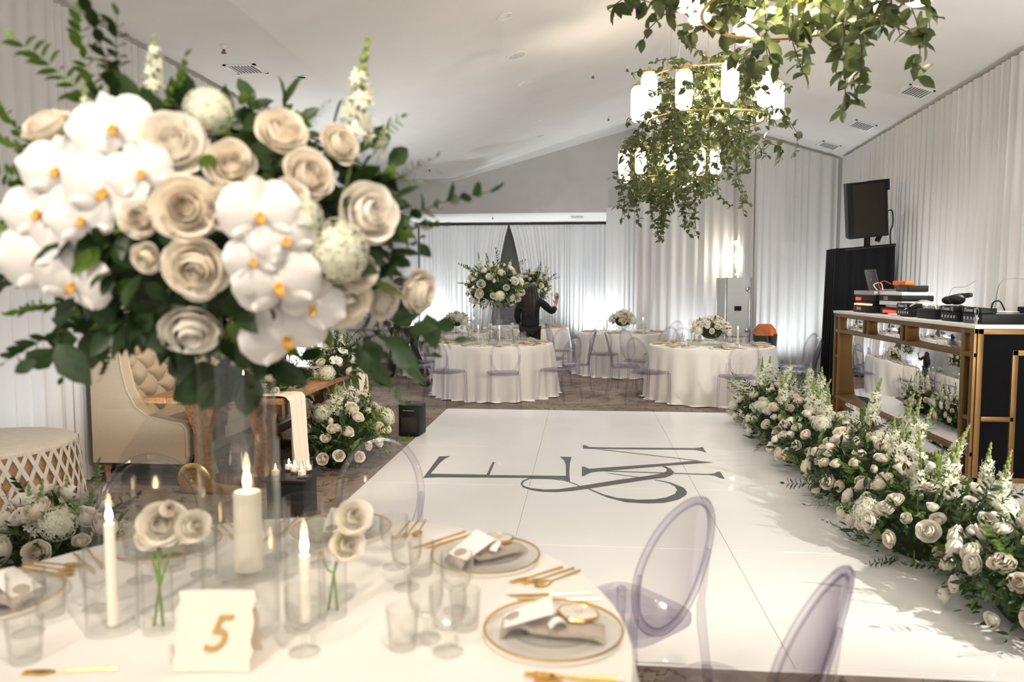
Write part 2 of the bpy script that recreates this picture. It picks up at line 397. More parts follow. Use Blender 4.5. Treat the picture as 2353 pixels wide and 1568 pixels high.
# ------------------------------------------------------------------ drapes
def drape(name, label, p0, p1, z0, ztop, seed, amp=0.035, wl=0.13, group=None, m=None, z0b=None, side=1, gather=None, rows=10):
    """pleated curtain from p0 to p1; ztop is a number or a function of t; gather(t,v) shifts along the run"""
    rnd = random.Random(seed); p0 = Vector((*p0, 0)); p1 = Vector((*p1, 0)); Lg = (p1 - p0).length
    d = (p1 - p0) / Lg; nrm = Vector((-d.y, d.x, 0)) * side
    # irregular pleats
    xs = [0.0]; ph = [0.0]; amps = [rnd.uniform(0.4, 1)]
    while xs[-1] < Lg: xs.append(xs[-1] + wl * rnd.uniform(0.55, 1.5)); amps.append(rnd.uniform(0.35, 1.0))
    cols = []
    for i in range(len(xs) - 1):
        for k in range(8):
            t = k / 8; cols.append((xs[i] + (xs[i + 1] - xs[i]) * t, (amps[i] * (1 - t) + amps[i + 1] * t) * (0.5 - 0.5 * math.cos(2 * PI * t)), rnd.uniform(-1, 1)))
    cols = [c for c in cols if c[0] <= Lg] + [(Lg, 0, 0)]
    b = MB(); nc = len(cols); vs = []
    sway = [rnd.uniform(0, 6.28) for _ in range(4)]
    for j in range(rows + 1):
        v = j / rows
        for (x, a, q) in cols:
            t = x / Lg; top = ztop(t) if callable(ztop) else ztop
            z = z0 + (top - z0) * v
            w = (0.55 + 0.45 * (1 - v)) * amp * a * 2
            w += 0.35 * amp * math.sin(9 * t * Lg + sway[0] + 1.5 * v) * (1 - v)
            xx = x + 0.012 * math.sin(3 * v + q * 2) * (1 - v)
            if gather: xx = gather(xx, v, Lg)
            p = p0 + d * xx + nrm * w
            vs.append((p.x, p.y, z))
    fs = [(j * nc + i, j * nc + i + 1, (j + 1) * nc + i + 1, (j + 1) * nc + i) for j in range(rows) for i in range(nc - 1)]
    b.add(vs, fs); o = b.build(name, m or M_VOILE)
    tag(o, label, 'curtain', group)
    return o

xr = lambda y: 4.3 + (y - 10) * 0.038
drape('drape', 'pleated white drape along the left wall behind the tufted settee', (-4.09, wy0), (-4.09, 9.0), 0.02, 3.80, 1, group='white wall drapes', side=-1)
drape('drape', 'pleated white drape on the left wall nearest the far alcove', (-4.09, 9.0), (-4.09, 16.3), 0.02, 3.80, 2, group='white wall drapes', side=-1)
drape('drape', 'tall white drape along the right wall behind the mirrored booth', (xr(13.9) + 0.03, 13.9), (xr(wy0) + 0.03, wy0), 0.02, lambda t: zl(xr(13.9 + (wy0 - 13.9) * t)) - 0.06, 3, 0.035, 0.14, 'white wall drapes', side=-1)
drape('drape', 'white drape in the far right corner left of the black sequin drape', (3.05, 14.06), (4.45, 14.06), 0.02, lambda t: zl(3.05 + 1.4 * t) - 0.05, 4, 0.05, 0.16, 'white wall drapes', side=-1)
drape('drape', 'narrow white return drape beside the wall lamp', (3.02, 15.35), (3.02, 14.06), 0.02, 4.22, 5, 0.03, 0.16, 'white wall drapes', side=-1)
drape('drape', 'warm white drape behind the wall lamp and white flight case', (1.06, 15.40), (3.02, 15.40), 0.02, lambda t: zl(1.06 + 1.96 * t) - 0.05, 6, 0.055, 0.17, 'white wall drapes', side=-1)
drape('drape', 'slim white drape column at the edge of the grey gable wall', (1.12, 16.42), (1.12, 15.36), 0.02, 4.86, 7, 0.03, 0.14, 'white wall drapes', side=-1)
drape('drape', 'short white drape between alcove opening and tall column drape', (0.48, 16.42), (1.14, 16.42), 0.02, 3.25, 8, 0.03, 0.12, 'white wall drapes', side=-1)
def gl(x, v, L):   # the left curtain is pulled open towards the floor at its inner edge
    t = x / L; return x - max(0, t - 0.6) / 0.4 * (1 - v) ** 0.8 * 0.55
def gr(x, v, L):
    t = x / L; return x + max(0, 0.4 - t) / 0.4 * (1 - v) ** 0.8 * 0.62
drape('drape', 'white alcove curtain left of the dark parting behind the tall flowers', (-4.1, 18.95), (-1.86, 18.95), 0.02, 3.10, 9, 0.035, 0.10, 'alcove curtains', side=-1, gather=gl)
drape('drape', 'white alcove curtain right of the dark parting, brightly uplit', (-1.83, 18.95), (1.2, 18.95), 0.02, 3.10, 10, 0.035, 0.10, 'alcove curtains', side=-1, gather=gr)
b = MB(); b.tube([(-4.1, 18.9, 3.13), (1.2, 18.9, 3.13)], 0.018, 8)
tag(b.build('curtain_rod', M_BLACK), 'thin black curtain rod across the top of the alcove curtains', 'curtain rod')
b = MB(); b.box(-0.25, 0.25, -0.25, 0.25, 0, 0.012); b2 = MB()

# ------------------------------------------------------------------ ceiling fittings
def slope_rot(x):
    if x < -2.8: return Matrix.Identity(4)
    if x < RX: return Matrix.Rotation(-math.atan(0.274), 4, 'Y')
    return Matrix.Rotation(math.atan(0.30), 4, 'Y')
def recessed(x, y, label, r=0.085, plain=False):
    o = empty('ceiling_speaker' if plain else 'recessed_light', (x, y, zl(x)))
    o.matrix_world = Matrix.Translation((x, y, zl(x))) @ slope_rot(x)
    b = MB(); b.lathe([(r, 0.0), (r, -0.006), (r * 0.94, -0.012), (r * 0.80, -0.010), (r * 0.78, 0.004)], 28); b.build('trim_ring', M_WHITEP, o)
    b = MB(); b.lathe([(r * 0.78, -0.006), (r * 0.5, -0.010 if plain else 0.0), (0.001, -0.011 if plain else 0.0)], 24)
    b.build('grille' if plain else 'lens', M_WALL if plain else M_GLASSY, o)
    tag(o, label, 'ceiling speaker' if plain else 'ceiling light', 'round ceiling fittings')
M_GLASSY = mat('frosted_lens', (0.75, 0.74, 0.72), 0.15)
recessed(-3.05, 8.18, 'round recessed light on the flat ceiling beside the square vent')
recessed(-0.83, 8.07, 'round recessed light nearest the viewer on the sloped ceiling')
recessed(-0.82, 9.44, 'flat round ceiling speaker, larger of the two on the slope', 0.13, True)
recessed(-0.82, 10.74, 'recessed light just beyond the larger ceiling speaker')
recessed(-0.82, 13.21, 'small recessed light between the two ceiling speakers', 0.08)
recessed(-0.82, 14.46, 'small far round ceiling speaker near the gable', 0.11, True)
recessed(-0.82, 15.84, 'farthest small recessed light right before the gable wall', 0.08)
recessed(-3.05, 15.3, 'far recessed light on the flat ceiling above the alcove header', 0.085)
def vent(x, y, sx, sy, label):
    o = empty('air_vent', (x, y, zl(x))); o.matrix_world = Matrix.Translation((x, y, zl(x))) @ slope_rot(x)
    b = MB()
    for (x0, x1, y0, y1) in ((-sx, sx, -sy, -sy + 0.03), (-sx, sx, sy - 0.03, sy), (-sx, -sx + 0.03, -sy, sy), (sx - 0.03, sx, -sy, sy)): b.box(x0, x1, y0, y1, -0.012, 0.004)
    fr_ = b.build('frame', M_WHITEP, o, False)
    b = MB(); b.box(-sx + 0.02, sx - 0.02, -sy + 0.02, sy - 0.02, -0.001, 0.006); b.build('backing', M_BLACK, o, False)
    n = 8; me = None
    for i in range(n):
        x0 = -sx + 0.05 + (2 * sx - 0.1) * i / (n - 1)
        if me is None:
            bb = MB(); bb.box(-0.006, 0.006, -sy + 0.03, sy - 0.03, -0.010, 0.0, Matrix.Rotation(0.6, 4, 'Y')); me = bb.mesh('slat', M_WHITEP, False)
        link('slat', me, fr_, Matrix.Translation((x0, 0, 0)))
    tag(o, label, 'vent', 'ceiling air vents')
vent(-3.5, 7.8, 0.17, 0.17, 'square slatted air vent on the flat ceiling at left')
vent(4.06, 10.0, 0.16, 0.20, 'air vent closest to the viewer along the right wall')
vent(4.10, 11.94, 0.16, 0.20, 'middle of three air vents along the right wall')
vent(4.12, 13.55, 0.16, 0.20, 'farthest air vent in the right ceiling corner')
b = MB(); b.box(-0.30, 0.0, 17.3, 17.75, 3.157, 3.17)
for i in range(6): b.box(-0.28, -0.02, 17.34 + i * 0.07, 17.36 + i * 0.07, 3.150, 3.158)
tag(b.build('air_vent', M_WALL, smooth=False), 'slatted air vent in the low alcove soffit', 'vent', 'ceiling air vents')
def sprinkler(x, y, label, zc=None):
    o = empty('sprinkler_head', (x, y, zl(x) if zc is None else zc))
    b = MB(); b.lathe([(0.032, 0), (0.030, -0.006), (0.012, -0.008), (0.010, -0.03)], 14); b.build('escutcheon', M_WHITEP, o)
    b = MB(); b.tube([(0, 0, -0.03), (0, 0, -0.055)], 0.007, 8); b.tube([(0.012, 0, -0.03), (0.014, 0, -0.05), (0, 0, -0.062)], 0.003, 5); b.tube([(-0.012, 0, -0.03), (-0.014, 0, -0.05), (0, 0, -0.062)], 0.003, 5)
    b.lathe([(0.001, -0.060), (0.026, -0.062), (0.026, -0.066), (0.001, -0.068)], 12); b.build('deflector', mat('red_brown_metal', (0.16, 0.06, 0.04), 0.4, 0.6), o)
    tag(o, label, 'sprinkler', 'ceiling sprinklers')
sprinkler(-3.38, 7.06, 'sprinkler head on the flat ceiling left of the square vent')
sprinkler(0.12, 11.29, 'sprinkler head on the sloped ceiling left of the chandeliers')
sprinkler(0.62, 11.5, 'sprinkler head near the ridge just left of chandelier greenery')
sprinkler(0.45, 14.6, 'far sprinkler head above the gable wall slope')
sprinkler(-2.95, 14.6, 'sprinkler head on the flat ceiling near the alcove header')
sprinkler(-2.05, 17.3, 'sprinkler head under the low alcove soffit', 3.17)
# ------------------------------------------------------------------ dance floor
dance = empty('floor_dance_mat', (0, 0, 0)); struct(dance, 'glossy white vinyl dance floor laid on the carpet')
xs = [-1.74, -0.42, 0.90, 2.25]; ys = [3.19, 4.62, 6.0, 7.45, 8.62, 9.72]
b = MB(); b.box(-1.76, 2.27, 3.17, 9.74, 0.0, 0.004); b.build('underlay', M_WHITEP, dance, False)
for i in range(3):
    for j in range(5):
        g = 0.0012; b = MB(); b.bbox(xs[i] + g, xs[i + 1] - g, ys[j] + g, ys[j + 1] - g, 0.003, 0.012, 0.003); b.build('floor_panel', M_VINYL, dance, False)
stage = empty('floor_booth_platform', (0, 0, 0)); struct(stage, 'white platform under the mirrored booth')
b = MB(); b.bbox(2.27, 4.25, 3.0, 11.4, 0.0, 0.02, 0.004); b.build('deck', M_VINYL, stage, False)

# monogram on the dance floor, traced on the floor plane
mono = empty('floor_monogram', tuple(atz(1310, 1090, 0.0125)))
tag(mono, 'large dark grey serif monogram with ampersand printed on the white dance floor', 'monogram')
def decal(name, polys):
    b = MB()
    for k, pl in enumerate(polys):
        zz = 0.0126 + 0.0004 * k
        P = [atz(960 + u / 3.268, 1010 + v / 3.268, zz) - mono.location for u, v in pl]
        tri = geometry.tessellate_polygon([P]); n = len(P)
        b.add(P, [tuple(t) for t in tri])
    o = b.build(name, M_INK, mono, False)
    for p in o.data.polygons: pass
    o.data.flip_normals() if o.data.polygons and o.data.polygons[0].normal.z < 0 else None
    return o
decal('letter', [[(40, 290), (160, 128), (247, 126), (205, 146), (165, 180), (97, 258), (517, 265), (562, 170), (578, 172), (538, 268), (1112, 274), (1112, 190), (1097, 157), (1065, 130), (1155, 133), (1142, 180), (1138, 250), (1143, 318), (1080, 300), (830, 290), (140, 286)]])['label'] = 'letter with one long spine and three short arms'
decal('letter', [[(1240, 43), (1255, 43), (1290, 57), (1360, 60), (2070, 66), (2110, 62), (2140, 58), (2168, 102), (2140, 92), (2080, 80), (1300, 72), (1240, 70)],
                 [(1330, 73), (1400, 76), (2130, 161), (2080, 160)],
                 [(2080, 160), (2222, 173), (1900, 196), (1380, 240), (1310, 246), (1270, 262), (1250, 275), (1232, 276), (1233, 204), (1250, 206), (1290, 221), (1380, 214), (1900, 178)],
                 [(1385, 234), (1925, 252), (2180, 260), (2225, 256), (2250, 243), (2272, 243), (2305, 297), (2270, 290), (2230, 272), (2180, 267), (1925, 258), (1385, 239)]])['label'] = 'zigzag letter with wedge serifs'
decal('ampersand', [[(850, 366), (950, 377), (1060, 374), (1220, 350), (1500, 305), (1720, 275), (1820, 258), (1868, 240), (1868, 222), (1830, 200), (1862, 203), (1900, 222), (1925, 245), (1912, 268), (1860, 288), (1720, 305), (1500, 338), (1280, 372), (1160, 388), (1040, 397), (940, 395), (850, 382), (790, 361), (771, 336), (785, 312), (828, 292), (842, 297), (803, 315), (785, 336), (803, 352)],
                    [(830, 291), (900, 292), (1000, 294), (1080, 303), (1143, 317), (1200, 340), (1240, 360), (1232, 362), (1195, 345), (1140, 322), (1080, 308), (1000, 299), (900, 297), (840, 297)],
                    [(1275, 372), (1290, 370), (1400, 415), (1500, 440), (1650, 453), (1780, 450), (1870, 435), (1930, 410), (1948, 380), (1930, 352), (1880, 327), (1780, 306), (1785, 302), (1890, 322), (1940, 340), (2000, 365), (2022, 395), (2015, 418), (1960, 452), (1850, 477), (1720, 481), (1560, 472), (1420, 435)],
                    [(1430, 252), (1680, 285), (1680, 289), (1430, 255)]])

# ------------------------------------------------------------------ flower templates (unit size, +Z outwards)
def rose_mesh(name, m, seed, rings=6, openness=1.0):
    """cupped garden rose: spiral heart, upright cup petals, loose outer petals"""
    rnd = random.Random(seed); b = MB()
    b.sphere((0, 0, 0.03), 0.12, 10, 8, (1, 1, 1.2)); NP = (3, 4, 5, 5, 6, 6); RT = (0.050, 0.115, 0.19, 0.275, 0.37, 0.455); ZT = (0.30, 0.335, 0.345, 0.33, 0.27, 0.17); WW = (1.7, 1.25, 1.2, 0.98, 0.80, 0.78)
    for k in range(rings):
        n = NP[k]; a0 = rnd.uniform(0, 6)
        for i in range(n):
            a = a0 + 2 * PI * i / n + rnd.uniform(-0.15, 0.15); w = WW[k]; rt = RT[k] * (openness if k > 2 else 1) * rnd.uniform(0.94, 1.06); zt = ZT[k] + rnd.uniform(-0.02, 0.02) + (1 - openness) * 0.1
            o = k / 5; rb = 0.03 + 0.10 * o; tp = rnd.uniform(0.6, 1.2); ph = rnd.uniform(0, 6)
            def fn(u, v, a=a, w=w, rt=rt, zt=zt, rb=rb, o=o, tp=tp, ph=ph, k=k):
                x = 2 * u - 1; ve = v * (1 - 0.16 * abs(x) ** 2.2)
                r = rb + (rt - rb) * math.sin(min(1, ve * 1.15) * PI / 2) ** 0.8
                if k < 4: r *= 1 - 0.16 * max(0, ve - 0.6) / 0.4
                z = -0.16 + (zt + 0.16) * ve
                if k >= 3 and ve > 0.7:
                    q = (ve - 0.7) / 0.3; r += 0.055 * o * q * q * tp; z -= 0.055 * o * q * q * tp
                r *= 1 + 0.035 * math.sin(3 * x + ph) * v
                ang = a + x * w * (0.4 + 0.6 * min(1, v * 2.0)); r += 0.020 * x * (1 if k < 5 else 0.5)
                return (r * math.cos(ang), r * math.sin(ang), z)
            b.grid(fn, 7, 6)
    return b.mesh(name, m)
def bud_mesh(name, m):
    b = MB()
    for k in range(3):
        for i in range(3):
            a = k * 1.1 + 2 * PI * i / 3
            def fn(u, v, a=a, k=k):
                x = 2 * u - 1; r = (0.12 + 0.07 * k) * math.sin(0.35 + v * 2.2) ** 0.8 + 0.05 * k * max(0, v - 0.7)
                ang = a + x * 1.25
                return (r * math.cos(ang), r * math.sin(ang), -0.12 + 0.62 * v * (1 - 0.1 * x * x) - 0.05 * k)
            b.grid(fn, 5, 5)
    return b.mesh(name, m)
def orchid_mesh(name):
    b = MB()
    def petal(ang, L, w, up, tilt):
        def fn(u, v):
            x = (2 * u - 1); ww = w * max(0.02, math.sin(min(0.985, v * 0.93 + 0.05) * PI)) ** 0.5
            y = L * v; z = up + tilt * v * v + 0.06 * math.cos(x * 1.6) - 0.05 * x * x
            px = x * ww; c, s = math.cos(ang), math.sin(ang)
            return (px * c - y * s, px * s + y * c, z)
        b.grid(fn, 5, 6)
    b.cur = 0
    for a, L, w in ((0, 0.44, 0.19), (2.25, 0.42, 0.18), (-2.25, 0.42, 0.18)): petal(a, L, w, -0.02, 0.05)
    petal(PI / 2 - 0.15, 0.50, 0.36, 0.02, 0.06); petal(-PI / 2 + 0.15, 0.50, 0.36, 0.02, 0.06)
    b.cur = 1
    b.sphere((0, -0.02, 0.07), 0.035, 8, 6)
    def lip(u, v):
        x = 2 * u - 1; return (x * 0.06 * (1 - 0.5 * v), -0.03 - 0.13 * v, 0.05 + 0.09 * math.sin(v * 2.4) + 0.03 * x * x)
    b.grid(lip, 4, 4); b.sphere((0.04, -0.05, 0.08), 0.028, 6, 5); b.sphere((-0.04, -0.05, 0.08), 0.028, 6, 5)
    return b.mesh(name, [M_ORCHID, M_LIP])
def floret(b, c, R, s):
    """four or five small petals"""
    n = 4
    for i in range(n):
        a = 2 * PI * i / n
        P = [Vector((0, 0, 0)), Vector((0.5 * math.cos(a - 0.5), 0.5 * math.sin(a - 0.5), 0.08)), Vector((0.95 * math.cos(a), 0.95 * math.sin(a), 0.02)), Vector((0.5 * math.cos(a + 0.5), 0.5 * math.sin(a + 0.5), 0.08))]
        b.add([Vector(c) + (R @ (p * s)) for p in P], [(0, 1, 2, 3)])
def fib(n, zmin=-1.0, rnd=None, jit=0.0):
    out = []
    for i in range(n):
        z = 1 - (1 - zmin) * (i + 0.5) / n; r = math.sqrt(max(0, 1 - z * z)); a = i * 2.399963
        v = Vector((r * math.cos(a), r * math.sin(a), z))
        if rnd: v += Vector((rnd.gauss(0, jit), rnd.gauss(0, jit), rnd.gauss(0, jit)))
        out.append(v.normalized())
    return out
def hydrangea_mesh(name):
    rnd = random.Random(4); b = MB()
    b.sphere((0, 0, 0.1), 0.36, 10, 8, (1, 1, 0.8))
    for d in fib(95, -0.35, rnd, 0.05):
        floret(b, Vector((d.x * 0.44, d.y * 0.44, 0.1 + d.z * 0.36)) * rnd.uniform(0.95, 1.06), track(d, rnd.uniform(0, 2)).to_3x3(), 0.105)
    return b.mesh(name, M_FLORET)
def snap_mesh(name, seed, greeny=0.45):
    """snapdragon spike, height 1, base at origin"""
    rnd = random.Random(seed); b = MB(); b.cur = 1
    bend = rnd.uniform(-0.06, 0.06)
    ctr = lambda t: Vector((bend * math.sin(t * 2.6), 0.03 * math.sin(t * 4 + seed), t))
    b.tube([ctr(i / 7) for i in range(8)], [0.013 * (1 - 0.65 * i / 7) for i in range(8)], 6)
    n = 24
    for i in range(n):
        t = 0.42 + 0.57 * i / n; a = i * 2.4; f = 1 - (t - 0.42) / 0.6
        d = Vector((math.cos(a), math.sin(a), 0.35 + 0.6 * (1 - f))).normalized(); c = ctr(t) + d * 0.05 * f
        if f < greeny or False:
            b.cur = 1; b.sphere(c, 0.014 + 0.022 * f, 5, 4, (1, 1, 1.3))
        else:
            b.cur = 0; s = 0.055 + 0.034 * f
            R = track(d, a).to_3x3()
            floret(b, c + d * 0.02, R, s); floret(b, c + d * 0.045 - Vector((0, 0, 0.02)), track(d + Vector((0, 0, -0.6)), a + 0.7).to_3x3(), s * 0.85)
            b.cur = 1; b.sphere(c, 0.016, 5, 4)
    return b.mesh(name, [M_FLORET, M_BUD])
def leaf_t(w=0.24, bend=0.12, fold=0.06):
    V = [(0, 0, 0)]
    for y, ww in ((0.22, 0.75), (0.5, 1.0), (0.78, 0.62)):
        zz = -bend * y * y
        V += [(-w * ww, y, zz + fold), (0, y, zz), (w * ww, y, zz + fold)]
    V.append((0, 1, -bend * 1.1))
    Fc = [(0, 2, 1), (0, 3, 2), (1, 2, 5, 4), (2, 3, 6, 5), (4, 5, 8, 7), (5, 6, 9, 8), (7, 8, 10), (8, 9, 10)]
    return V, Fc
LEAF = leaf_t(); LEAFN = leaf_t(0.15, 0.10, 0.03); LEAFW = leaf_t(0.30, 0.16, 0.07)
def tmesh(name, T, m):
    me = bpy.data.meshes.new(name); me.from_pydata(T[0], [], T[1]); me.materials.append(m)
    me.polygons.foreach_set('use_smooth', [True] * len(T[1])); me.update(); return me
def sprig_mesh(name, m, n=9, seed=0, w=LEAF, size=0.20, curve=0.15):
    """stem of length 1 along +Z with paired leaves"""
    rnd = random.Random(seed); b = MB(); b.cur = 1
    ctr = lambda t: Vector((curve * t * t, 0.05 * math.sin(3 * t), t))
    b.tube([ctr(i / 6) for i in range(7)], [0.008 * (1 - 0.6 * i / 6) for i in range(7)], 5); b.cur = 0
    for i in range(n):
        t = 0.12 + 0.86 * i / n
        for sgn in (0, PI):
            a = sgn + rnd.uniform(-0.5, 0.5) + (i % 2) * 0.6; el = rnd.uniform(0.3, 0.8)
            d = Vector((math.cos(a) * math.cos(el), math.sin(a) * math.cos(el), math.sin(el)))
            x = d.cross(Vector((0, 0, 1))).normalized(); z = x.cross(d)
            R = Matrix((x, d, z)).transposed(); s = size * rnd.uniform(0.75, 1.15) * (1 - 0.35 * t)
            b.add([ctr(t) + R @ (Vector(v) * s) for v in w[0]], w[1])
    d = Vector((0, 0, 1)); b.add([ctr(1) + Matrix(((1, 0, 0), (0, 0, -1), (0, 1, 0))) @ (Vector(v) * size * 0.6) for v in w[0]], w[1])
    return b.mesh(name, [m, M_TWIG if m is not M_LEAFB else M_STEM])
ROSES = [rose_mesh('rose', M_ROSE, 1), rose_mesh('rose', M_ROSE, 2, 6, 0.86), rose_mesh('rose', M_ROSEB, 3, 5, 0.9), rose_mesh('rose', M_ROSEB, 7, 6, 1.0)]
BUDM = bud_mesh('rose_bud', M_ROSE); ORCHID = orchid_mesh('orchid'); HYD = hydrangea_mesh('hydrangea')
SNAPS = [snap_mesh('snapdragon', 1), snap_mesh('snapdragon', 2, 0.3), snap_mesh('snapdragon', 3, 0.6)]
SPRIGS = [sprig_mesh('leaf_sprig', M_LEAF, 9, 1, LEAF, 0.25), sprig_mesh('leaf_sprig', M_LEAFB, 10, 2, LEAF, 0.22), sprig_mesh('leaf_sprig', M_LEAF, 12, 3, LEAFN, 0.16, 0.3)]
LEAFM = tmesh('leaf', LEAFW, M_LEAF); LEAFVM = tmesh('leaf', LEAFW, M_LEAFV)

def leaf_R(d, rnd):
    """leaf growing along d with a random face"""
    d = Vector(d).normalized(); a = Vector((rnd.gauss(0, 1), rnd.gauss(0, 1), rnd.gauss(0, 1) + 0.8)); x = d.cross(a)
    if x.length < 1e-4: x = d.cross(Vector((1, 0, 0)))
    x.normalize(); z = x.cross(d)
    if z.z < 0: x, z = -x, -z
    return Matrix((x, d, z)).transposed().to_4x4()

def arrangement(name, label, loc, half, seed, zc, n_rose=20, n_hyd=2, n_snap=5, n_leaf=400, rose=0.095, leaf=0.055, snap_h=0.42, zmin=-0.15, cat='flower arrangement', group=None, n_sprig=10, n_orchid=0, snap_dir=(0, 0, 1), sprig_len=0.2, n_bud=3):
    rnd = random.Random(seed); root = empty(name, loc); C0 = Vector((0, 0, zc)); hv = Vector(half)
    tag(root, label, cat, group)
    b = MB(); b.sphere(C0, 1.0, 14, 9, tuple(h * 0.62 for h in half)); b.build('light_block_core', M_CORE, root)  # added inner core, there to block light between the leaves
    Ms = []; Mb = []
    for i in range(n_leaf):
        d = Vector((rnd.gauss(0, 1), rnd.gauss(0, 1), rnd.gauss(0, 1))).normalized()
        if d.z < zmin - 0.25: d.z = -d.z * 0.5; d.normalize()
        k = rnd.uniform(0.55, 1.02); p = C0 + Vector((d.x * hv.x, d.y * hv.y, d.z * hv.z)) * k
        if p.z < 0.015 and loc[2] < 0.1: p.z = rnd.uniform(0.015, 0.07)
        g = (d + Vector((rnd.gauss(0, 0.6), rnd.gauss(0, 0.6), rnd.gauss(0, 0.6)))).normalized()
        if p.z < 0.1 and loc[2] < 0.1 and g.z < 0: g.z *= -0.3
        (Mb if rnd.random() < 0.28 else Ms).append(TRS(p, leaf_R(g, rnd), leaf * rnd.uniform(0.6, 1.5)))
    o = join_inst('foliage', LEAFN, Ms, M_LEAF, root); o['kind'] = 'stuff'
    if Mb:
        o = join_inst('foliage', LEAFN, Mb, M_LEAFB, root); o['kind'] = 'stuff'
    dirs = fib(n_rose + n_hyd + n_orchid + n_bud, zmin, rnd, 0.09); rnd.shuffle(dirs)
    for i, d in enumerate(dirs):
        p = C0 + Vector((d.x * hv.x, d.y * hv.y, d.z * hv.z)) * rnd.uniform(0.92, 1.06)
        nrm = Vector((d.x / hv.x, d.y / hv.y, d.z / hv.z)).normalized() + Vector((rnd.gauss(0, 0.2), rnd.gauss(0, 0.2), rnd.gauss(0, 0.2) + 0.1))
        if i < n_hyd: link('hydrangea', HYD, root, TRS(p * 0.97, track(nrm, rnd.uniform(0, 6)), rose * rnd.uniform(1.4, 1.8)))
        elif i < n_hyd + n_orchid: link('orchid', ORCHID, root, TRS(p, track(nrm, rnd.uniform(-0.5, 0.5)), rose * 1.2))
        elif i < n_hyd + n_orchid + n_bud: link('rose_bud', BUDM, root, TRS(p, track(nrm, 0), rose * 0.8))
        else: link('rose', rnd.choice(ROSES), root, TRS(p, track(nrm, rnd.uniform(0, 6)), rose * rnd.uniform(0.75, 1.2)))
    for i in range(n_snap):
        a = rnd.uniform(0, 6.28); q = rnd.uniform(0.1, 0.75); sd = Vector(snap_dir)
        p = C0 + Vector((hv.x * q * math.cos(a), hv.y * q * math.sin(a), hv.z * 0.25)) + Vector((sd.x * hv.x * 0.5, sd.y * hv.y * 0.5, 0))
        link('snapdragon', rnd.choice(SNAPS), root, TRS(p, track((rnd.gauss(0, 0.16) + sd.x * 0.2 + 0.25 * (p.x / hv.x) * 0.5, rnd.gauss(0, 0.16) + sd.y * 0.2, 1), rnd.uniform(0, 6)), snap_h * rnd.uniform(0.75, 1.15)))
    for d in fib(n_sprig, zmin, rnd, 0.2):
        p = C0 + Vector((d.x * hv.x, d.y * hv.y, d.z * hv.z)) * 0.8
        g = d + Vector((0, 0, 0.15))
        if p.z + g.z * sprig_len < 0.02 and loc[2] < 0.1: g.z = abs(g.z)
        link('leaf_sprig', rnd.choice(SPRIGS), root, TRS(p, track(g, rnd.uniform(0, 6)), sprig_len * rnd.uniform(0.8, 1.4)))
    return root

# ------------------------------------------------------------------ foreground tall arrangement, on the front table
TC = Vector((-0.83, 1.76, 0.0)); TR = 0.955; TZ = 0.762
big = empty('tall_flower_arrangement', (-0.84, 1.77, 1.47))
tag(big, 'huge blurred foreground arrangement of cream roses, white orchids and green sprigs', 'flower arrangement')
BC = Vector((-0.87, 1.78, 1.76)); BR = (0.44, 0.36, 0.31)
rnd = random.Random(11)
def bpt(x, y, push=1.0):
    p = on_ellipsoid(x, y, BC, BR); return p
def outward(p): return Vector(((p.x - BC.x) / BR[0] ** 2, (p.y - BC.y) / BR[1] ** 2, (p.z - BC.z) / BR[2] ** 2)).normalized()
def pxsize(p, px):
    d = (np.array(p) - _C) @ _fw; return px * d / FPX
def bloom(kind, me, x, y, px, roll=None, tilt=(0, 0, 0), lift=0.0):
    p = bpt(x, y); n = outward(p)
    tc = (Vector(_C) - p).normalized(); n = (n * 0.55 + tc * 0.65 + Vector(tilt)).normalized()
    p = p + n * lift
    return link(kind, me, big, TRS(p - big.location, track(n, rnd.uniform(0, 6) if roll is None else roll), pxsize(p, px)))
for i, (x, y, s, t) in enumerate([(645, 308, 125, (0.2, 0, 0.3)), (775, 335, 112, (0.4, 0, 0.1)), (400, 338, 165, (0, 0, 0.2)), (530, 382, 122, (0, 0, 0.1)), (705, 405, 140, (0.3, 0, 0.1)), (838, 492, 160, (0.4, 0, 0.1)),
        (430, 480, 160, (0, 0, 0)), (455, 612, 172, (-0.1, 0, -0.1)), (440, 748, 145, (0, 0, -0.4)), (785, 690, 140, (0.2, 0, -0.2)), (950, 668, 128, (0.8, 0, 0)), (875, 690, 100, (0.4, 0, -0.2)), (115, 300, 120, (-0.3, 0, 0.6)), (325, 500, 110, (0, 0, 0)), (660, 460, 110, (0, 0, 0)), (510, 480, 110, (0, 0, 0)), (340, 590, 85, (-.2, 0, -.2)), (480, 250, 95, (0, 0, .5)), (820, 620, 105, (0.3, 0, 0))]):
    bloom('rose', ROSES[(0, 1, 3)[i % 3]], x, y, s, tilt=t)
for (x, y, s, r) in [(270, 305, 190, 0.3), (150, 395, 170, 0.0), (255, 440, 190, -0.3), (105, 485, 160, 0.2), (120, 590, 210, 0.1), (185, 640, 170, -0.4), (595, 490, 185, 0.1), (650, 545, 150, 0.5), (635, 640, 200, 0.2), (715, 690, 150, -0.5), (650, 755, 200, 0.4), (330, 400, 150, 0.4), (580, 590, 130, 0.2), (200, 500, 150, 0.2)]:
    bloom('orchid', ORCHID, x, y, s, roll=r, lift=0.025)
for (x, y, s) in [(770, 575, 160), (480, 262, 120), (690, 500, 110)]: bloom('hydrangea', HYD, x, y, s)
